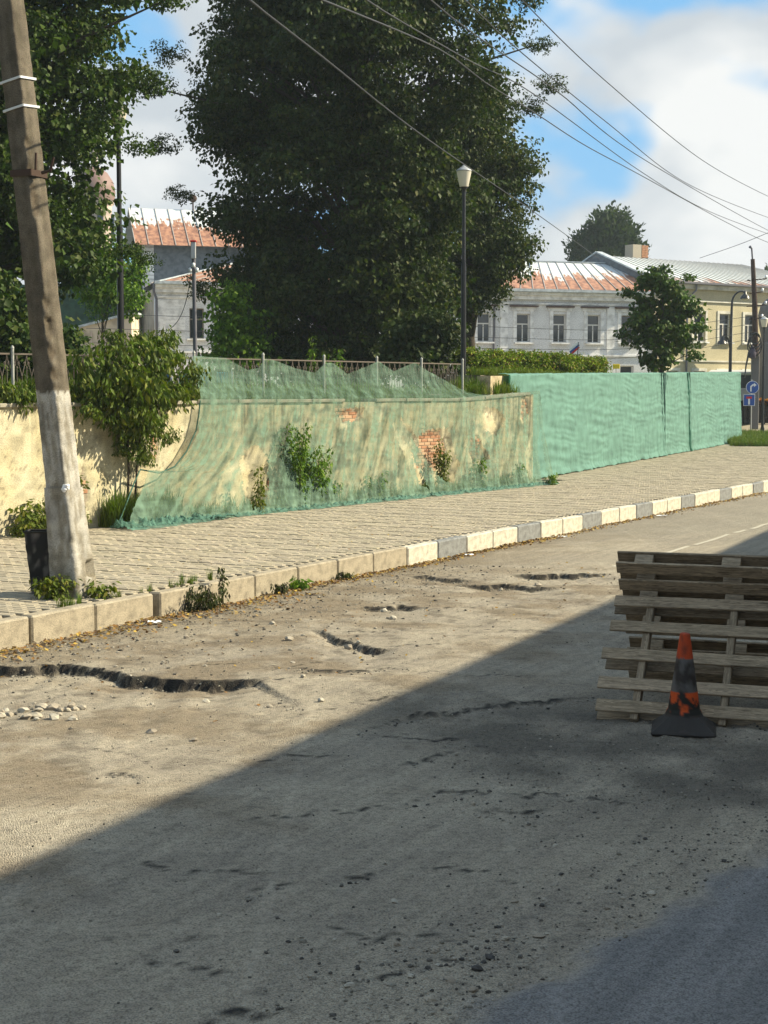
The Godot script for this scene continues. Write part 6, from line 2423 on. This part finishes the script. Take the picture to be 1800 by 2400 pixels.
	weed(S(0.16, 6.6, -0.03), 0.14, 0.12, 4, s_dark, 4, 905, "kerb_weed", "small brown dried weed farthest along the gutter", "weeds in the gutter")
	weed(P(-3.62, 0.24, 16.55), 0.26, 0.2, 7, s_yel, 5, 907, "pole_weed", "leafy green weed at the foot of the concrete pole")
	weed(P(-3.10, 0.24, 16.75), 0.16, 0.2, 5, s_yel, 4, 908, "pole_weed", "low weed on the right of the concrete pole's foot")


# ---- overhead wires ---------------------------------------------------------
func cable(pts: Array, r: float, label: String, called := "overhead_wire") -> void:
	var t := thing(called, label, "wire", pts[0], "overhead wires")
	# smooth the given points
	var c := Curve3D.new()
	for i in pts.size():
		var a: Vector3 = pts[maxi(i - 1, 0)]
		var e: Vector3 = pts[mini(i + 1, pts.size() - 1)]
		c.add_point(pts[i], (a - e) / 6.0, (e - a) / 6.0)
	var out := []
	var n := 48
	for i in n + 1:
		out.append(c.sample_baked(c.get_baked_length() * i / n, true))
	wpart(t, "strand", MB.new().tube(out, [r], 5), mats.wire)

func chain(n: Array) -> Array:
	var o := []
	for i in range(0, n.size(), 3):
		o.append(P(n[i], n[i + 1], n[i + 2]))
	return o

func make_wires() -> void:
	cable(chain([1.64, 9.12, 24.0, 2.57, 9.47, 28.0, 5.14, 9.77, 36.0, 10.25, 10.15, 50.0, 15.4, 10.56, 62.0, 19.33, 10.85, 70.0]), 0.011, "topmost thin overhead wire alone in the upper right sky")
	cable(chain([0.0, 7.77, 18.0, 1.25, 8.54, 24.0, 2.48, 8.93, 29.0, 5.43, 9.21, 38.0, 10.18, 9.67, 52.0, 16.9, 10.43, 68.0, 21.56, 10.97, 78.0]), 0.011, "second overhead wire from the top in the right sky")
	cable(chain([-0.1, 7.63, 18.0, 0.66, 8.03, 22.0, 1.64, 8.40, 26.0, 3.71, 8.92, 33.0, 7.44, 9.45, 45.0, 17.41, 10.09, 70.0, 22.13, 10.31, 80.0]), 0.012, "third overhead wire from the top in the right sky")
	cable(chain([-0.79, 6.96, 16.0, -0.21, 7.26, 19.0, 0.63, 7.76, 23.0, 1.63, 8.20, 27.0, 3.07, 8.70, 32.0, 7.44, 9.05, 45.0, 11.8, 9.44, 57.0, 17.41, 9.94, 70.0, 21.14, 10.33, 78.0]), 0.011, "fourth overhead wire from the top crossing the linden crown")
	cable(chain([-0.9, 6.6, 16.0, 0.85, 7.80, 24.0, 1.84, 8.10, 28.0, 3.08, 8.33, 32.0, 4.92, 8.64, 38.0, 7.44, 8.94, 45.0, 13.26, 9.32, 60.0, 17.42, 9.55, 70.0, 21.15, 9.9, 78.0]), 0.012, "lowest overhead wire of the bundle in the right sky")
	cable(chain([-1.72, 6.6, 15.0, -1.43, 6.91, 18.0, -0.84, 7.22, 22.0, 0.88, 7.79, 32.0, 5.11, 8.68, 52.0, 13.15, 10.95, 93.8]), 0.014, "thick overhead cable slanting across the linden to the yellow house gable")
	cable(chain([19.66, 11.24, 96.0, 20.44, 11.34, 88.0, 21.22, 11.62, 80.0]), 0.016, "short wire rising to the right above the yellow house roof")
	for e in [[0.0, "upper wire crossing in front of the white house"], [0.75, "middle wire crossing in front of the white house"], [1.5, "lower wire crossing in front of the white house"], [2.2, "lowest wire crossing in front of the white house"]]:
		var k: float = e[0]
		cable(chain([-15.5, 6.9 - k, 80.0, -6.83, 6.75 - k, 82.0, 4.66, 6.45 - k * 0.8, 84.0, 13.85, 6.35 - k * 0.7, 86.0, 21.5, 7.3 - k * 0.6, 89.5]), 0.014, e[1], "service_wire")
	cable(chain([-3.95, 5.4, 32.0, -4.6, 4.1, 34.0, -6.8, 3.7, 39.9]), 0.008, "slack wire from the thin steel post to the black lamp post", "service_wire")


# ---- stones, leaves, litter on the ground -----------------------------------
func pebble(key: int) -> ArrayMesh:
	var r := RandomNumberGenerator.new()
	r.seed = key
	var b := MB.new()
	var vs := []
	var rings := 4
	var sg := 6
	vs.append(Vector3(0, 0.62, 0))
	for j in range(1, rings):
		for i in sg:
			var th := PI * j / rings
			var an := TAU * (i + 0.5 * (j % 2)) / sg
			vs.append(Vector3(sin(th) * cos(an), 0.62 * cos(th), sin(th) * sin(an)) * r.randf_range(0.6, 1.2))
	vs.append(Vector3(0, -0.55, 0))
	for i in sg:
		b.tri(vs[0], vs[1 + (i + 1) % sg], vs[1 + i])
	for j in rings - 2:
		for i in sg:
			var a := 1 + j * sg + i
			var e := 1 + j * sg + (i + 1) % sg
			b.quad(vs[a], vs[e], vs[e + sg], vs[a + sg])
	var last := vs.size() - 1
	for i in sg:
		var a := 1 + (rings - 2) * sg + i
		var e := 1 + (rings - 2) * sg + (i + 1) % sg
		b.tri(vs[a], vs[e], vs[last])
	return b.commit()

func on_road(x: float, d: float, lift := 0.0) -> Vector3:
	return P(x, road_at(x, d).x + lift, d)

func make_litter() -> void:
	rng.seed = 2024
	var stones := [pebble(1), pebble(2), pebble(3)]
	var grey := [Color(0.30, 0.28, 0.23), Color(0.22, 0.205, 0.17), Color(0.38, 0.35, 0.29), Color(0.13, 0.12, 0.105), Color(0.07, 0.066, 0.06)]
	var pale := [Color(0.40, 0.36, 0.29), Color(0.46, 0.43, 0.36), Color(0.34, 0.30, 0.24)]
	# loose grit and crumbs of tarmac
	var xf := []
	var cols := []
	var put := func(x: float, d: float, s: float, c: Color) -> void:
		xf.append(Transform3D(Basis.from_euler(Vector3(rng.randf_range(-0.4, 0.4), rng.randf() * TAU, rng.randf_range(-0.4, 0.4))).scaled(Vector3(s * rng.randf_range(0.8, 1.4), s, s)), on_road(x, d, s * 0.30)))
		cols.append(c)
	for i in 2200:
		var u := rng.randf_range(0.2, 9.5)
		var v := rng.randf_range(-8.0, 8.0)
		var q := K0 + KD * v + KN * u
		if patch_side(q.x, q.y) > -0.05 and rng.randf() < 0.9:
			continue
		put.call(q.x, q.y, rng.randf_range(0.003, 0.008), grey[rng.randi_range(0, 4)])
	# along broken edges
	for L in LEDGES:
		var pts: Array = L[0]
		var x0: float = pts[0]
		var x1: float = pts[pts.size() - 2]
		for i in int((x1 - x0) * 30.0):
			var x := rng.randf_range(x0, x1)
			var d := ledge_line(pts, x) - absf(rng.randfn(0.0, 0.10)) - 0.02
			put.call(x, d, rng.randf_range(0.004, 0.015), grey[rng.randi_range(0, 4)])
	# strip of crumbs where the smooth carriageway begins
	for i in 600:
		var k := rng.randf_range(-0.1, 1.25)
		var q := Vector2(0.30, 5.73).lerp(Vector2(2.12, 8.1), k) + Vector2(-0.793, 0.609) * absf(rng.randfn(0.0, 0.42)) 
		put.call(q.x, q.y, rng.randf_range(0.003, 0.010), grey[rng.randi_range(0, 4)])
	for i in 420:
		var q := Vector2(0.25, 6.3) + Vector2(rng.randfn(0.0, 0.38), rng.randfn(0.0, 0.38))
		if patch_side(q.x, q.y) < 0.05 and q.y > 5.3:
			put.call(q.x, q.y, 0.003 + 0.014 * rng.randf() * rng.randf(), grey[rng.randi_range(0, 4)] if rng.randf() < 0.8 else pale[rng.randi_range(0, 2)])
	for i in 160:
		put.call(rng.randf_range(0.6, 2.0), rng.randf_range(7.2, 9.0), 0.003 + 0.012 * rng.randf() * rng.randf(), grey[rng.randi_range(0, 4)])
	for i in 500:
		put.call(rng.randf_range(0.4, 3.0), rng.randf_range(8.6, 11.3), rng.randf_range(0.003, 0.010), grey[rng.randi_range(0, 4)])
	for i in 2200:
		var q := K0 + KD * rng.randf_range(-3.0, 9.0) + KN * absf(rng.randfn(0.0, 1.3))
		put.call(q.x, q.y, 0.004 + 0.02 * rng.randf() * rng.randf(), grey[rng.randi_range(0, 4)])
	var third := [[], [], []]
	var tcol := [[], [], []]
	for i in xf.size():
		third[i % 3].append(xf[i])
		tcol[i % 3].append(cols[i])
	for k in 3:
		var g := scatter(self, numbered("gravel"), stones[k], mats.stone, third[k], tcol[k])
		g.set_meta("kind", "stuff")
		g.set_meta("label", "loose grit and tarmac crumbs scattered over the broken road")
		g.set_meta("category", "gravel")
	# larger single stones
	var first := 0
	var spots := []
	for i in 26:
		spots.append([rng.randf_range(-3.0, -2.35), rng.randf_range(11.25, 12.05), rng.randf_range(0.018, 0.048), 0])
	for e in [[-0.95, 15.2], [-0.25, 15.0], [-0.35, 14.9], [0.0, 17.45], [1.5, 19.5], [2.0, 19.75], [-0.7, 13.1], [-0.5, 12.0], [-1.7, 11.0], [-1.35, 10.75], [-2.0, 15.3], [-1.2, 16.3], [-1.45, 12.3], [0.1, 16.8], [-0.9, 11.9]]:
		spots.append([e[0], e[1], rng.randf_range(0.025, 0.05), 1])
	for e in [[0.33, 6.9], [0.20, 6.55], [0.26, 6.35], [0.12, 6.2], [0.42, 6.3], [0.30, 6.15], [0.48, 6.45], [0.36, 6.05], [-0.12, 6.1], [0.16, 5.95], [0.55, 6.7], [0.05, 6.6], [0.68, 6.75], [0.75, 7.15], [1.05, 7.1], [1.2, 7.5], [1.32, 7.3], [1.6, 7.85], [1.75, 7.8], [0.9, 7.6], [0.62, 7.2], [1.45, 8.2], [0.04, 7.2], [-0.75, 7.0], [0.55, 8.9], [1.7, 9.2], [0.95, 8.1]]:
		spots.append([e[0] + rng.randf_range(-0.03, 0.03), e[1], rng.randf_range(0.010, 0.024), 2])
	var lab := ["pale broken stone in the small heap by the left edge of the road", "loose stone lying near the broken asphalt edges in the sun", "loose stone on the shaded road before the smooth carriageway"]
	var grp := ["stone heap at left", "stones by the broken asphalt", "stones on the shaded road"]
	for e in spots:
		var s: float = e[2]
		var o := MeshInstance3D.new()
		o.name = numbered("stone")
		o.mesh = stones[rng.randi_range(0, 2)]
		var dark: bool = e[3] == 2 and rng.randf() < 0.3
		o.material_override = mat_once("stone_dark", Color(0.085, 0.082, 0.078)) if dark else mat_once("stone_pale%d" % rng.randi_range(0, 2), pale[rng.randi_range(0, 2)])
		o.transform = Transform3D(Basis.from_euler(Vector3(rng.randf_range(-0.3, 0.3), rng.randf() * TAU, rng.randf_range(-0.3, 0.3))).scaled(Vector3(s * rng.randf_range(0.9, 1.35), s * rng.randf_range(0.9, 1.3), s)), on_road(e[0], e[1], s * 0.30))
		add_child(o)
		tag(o, lab[e[3]], "stone", grp[e[3]])
	# fallen leaves in the gutter
	var lf := MB.new()
	lf.quad(Vector3(-0.5, 0, 0), Vector3(0, 0.06, 0.34), Vector3(0.5, 0.14, 0), Vector3(0, 0.06, -0.34))
	lf.tri(Vector3(-0.5, 0, 0), Vector3(-0.3, 0.10, -0.25), Vector3(0, 0.06, -0.34))
	var leaf := lf.commit()
	xf = []
	cols = []
	var dry := [Color(0.20, 0.105, 0.03), Color(0.26, 0.16, 0.04), Color(0.36, 0.25, 0.05), Color(0.13, 0.075, 0.035), Color(0.09, 0.065, 0.04), Color(0.30, 0.22, 0.10)]
	var ln := noise(9, 0.7, 3)
	for i in 5200:
		var v := rng.randf_range(-1.5, 29.0)
		if v > 14.0 and rng.randf() < 0.35:
			v = rng.randf_range(-1.5, 14.0)
		var w := 0.16 + 0.16 * maxf(0.0, ln.get_noise_1d(v)) + (0.22 if v < 5.0 else 0.0)
		var u := 0.02 + absf(rng.randfn(0.0, w))
		var q := K0 + KD * v + KN * u
		var s := rng.randf_range(0.025, 0.065)
		xf.append(Transform3D(Basis.from_euler(Vector3(rng.randf_range(-0.6, 0.6), rng.randf() * TAU, rng.randf_range(-0.6, 0.6))).scaled(Vector3.ONE * s), on_road(q.x, q.y, rng.randf_range(0.004, 0.028))))
		cols.append(dry[rng.randi_range(0, 5)])
	for i in 260:
		var q := K0 + KD * rng.randf_range(-2.0, 10.0) + KN * rng.randf_range(0.2, 4.0)
		xf.append(Transform3D(Basis.from_euler(Vector3(rng.randf_range(-0.5, 0.5), rng.randf() * TAU, rng.randf_range(-0.5, 0.5))).scaled(Vector3.ONE * rng.randf_range(0.02, 0.05)), on_road(q.x, q.y, 0.008)))
		cols.append(dry[rng.randi_range(0, 5)])
	for i in 160:
		var q := K0 + KD * rng.randf_range(-2.0, 14.0) + KN * -rng.randf_range(0.2, 4.0)
		xf.append(Transform3D(Basis.from_euler(Vector3(rng.randf_range(-0.4, 0.4), rng.randf() * TAU, rng.randf_range(-0.4, 0.4))).scaled(Vector3.ONE * rng.randf_range(0.02, 0.05)), P(q.x, 0.256, q.y)))
		cols.append(dry[rng.randi_range(0, 5)])
	var g3 := scatter(self, "fallen_leaves", leaf, mats.leaf_dry, xf, cols)
	g3.set_meta("kind", "stuff")
	g3.set_meta("label", "dry brown and yellow fallen leaves along the kerb")
	g3.set_meta("category", "leaves")
	# scraps of litter
	for e in [[0.42, 1.95, 0.085, "crumpled white paper scrap in the gutter below the pole"], [0.30, 10.2, 0.08, "white litter scrap in the gutter by the first grey kerb stone"], [0.35, 14.0, 0.09, "white litter scrap in the gutter by the second grey kerb stone"], [0.35, 19.6, 0.13, "flat white litter in the gutter farther along the kerb"]]:
		var q := K0 + KD * float(e[1]) + KN * float(e[0])
		var b := MB.new()
		var s: float = e[2]
		var at := on_road(q.x, q.y, 0.012)
		var f := noise(int(e[1] * 10.0), 9.0, 2)
		for j in 5:
			for i in 7:
				b.put(at + Vector3((i / 6.0 - 0.5) * s * 1.7, 0.012 + s * 0.35 * absf(f.get_noise_2d(i * 0.11, j * 0.13)) , (j / 4.0 - 0.5) * s), Vector3.UP)
		b.smooth_grid_normals(7, 5)
		b.grid_faces(7, 5)
		var t := thing("paper_scrap", e[3], "litter", at, "litter in the gutter")
		wpart(t, "sheet", b, mats.paper)

func mat_once(called: String, c: Color) -> StandardMaterial3D:
	if not mats.has(called):
		mat(called, lin(c.r, c.g, c.b), 0.9, {tex = mats.stone.albedo_texture, scale = 4.0})
	return mats[called]
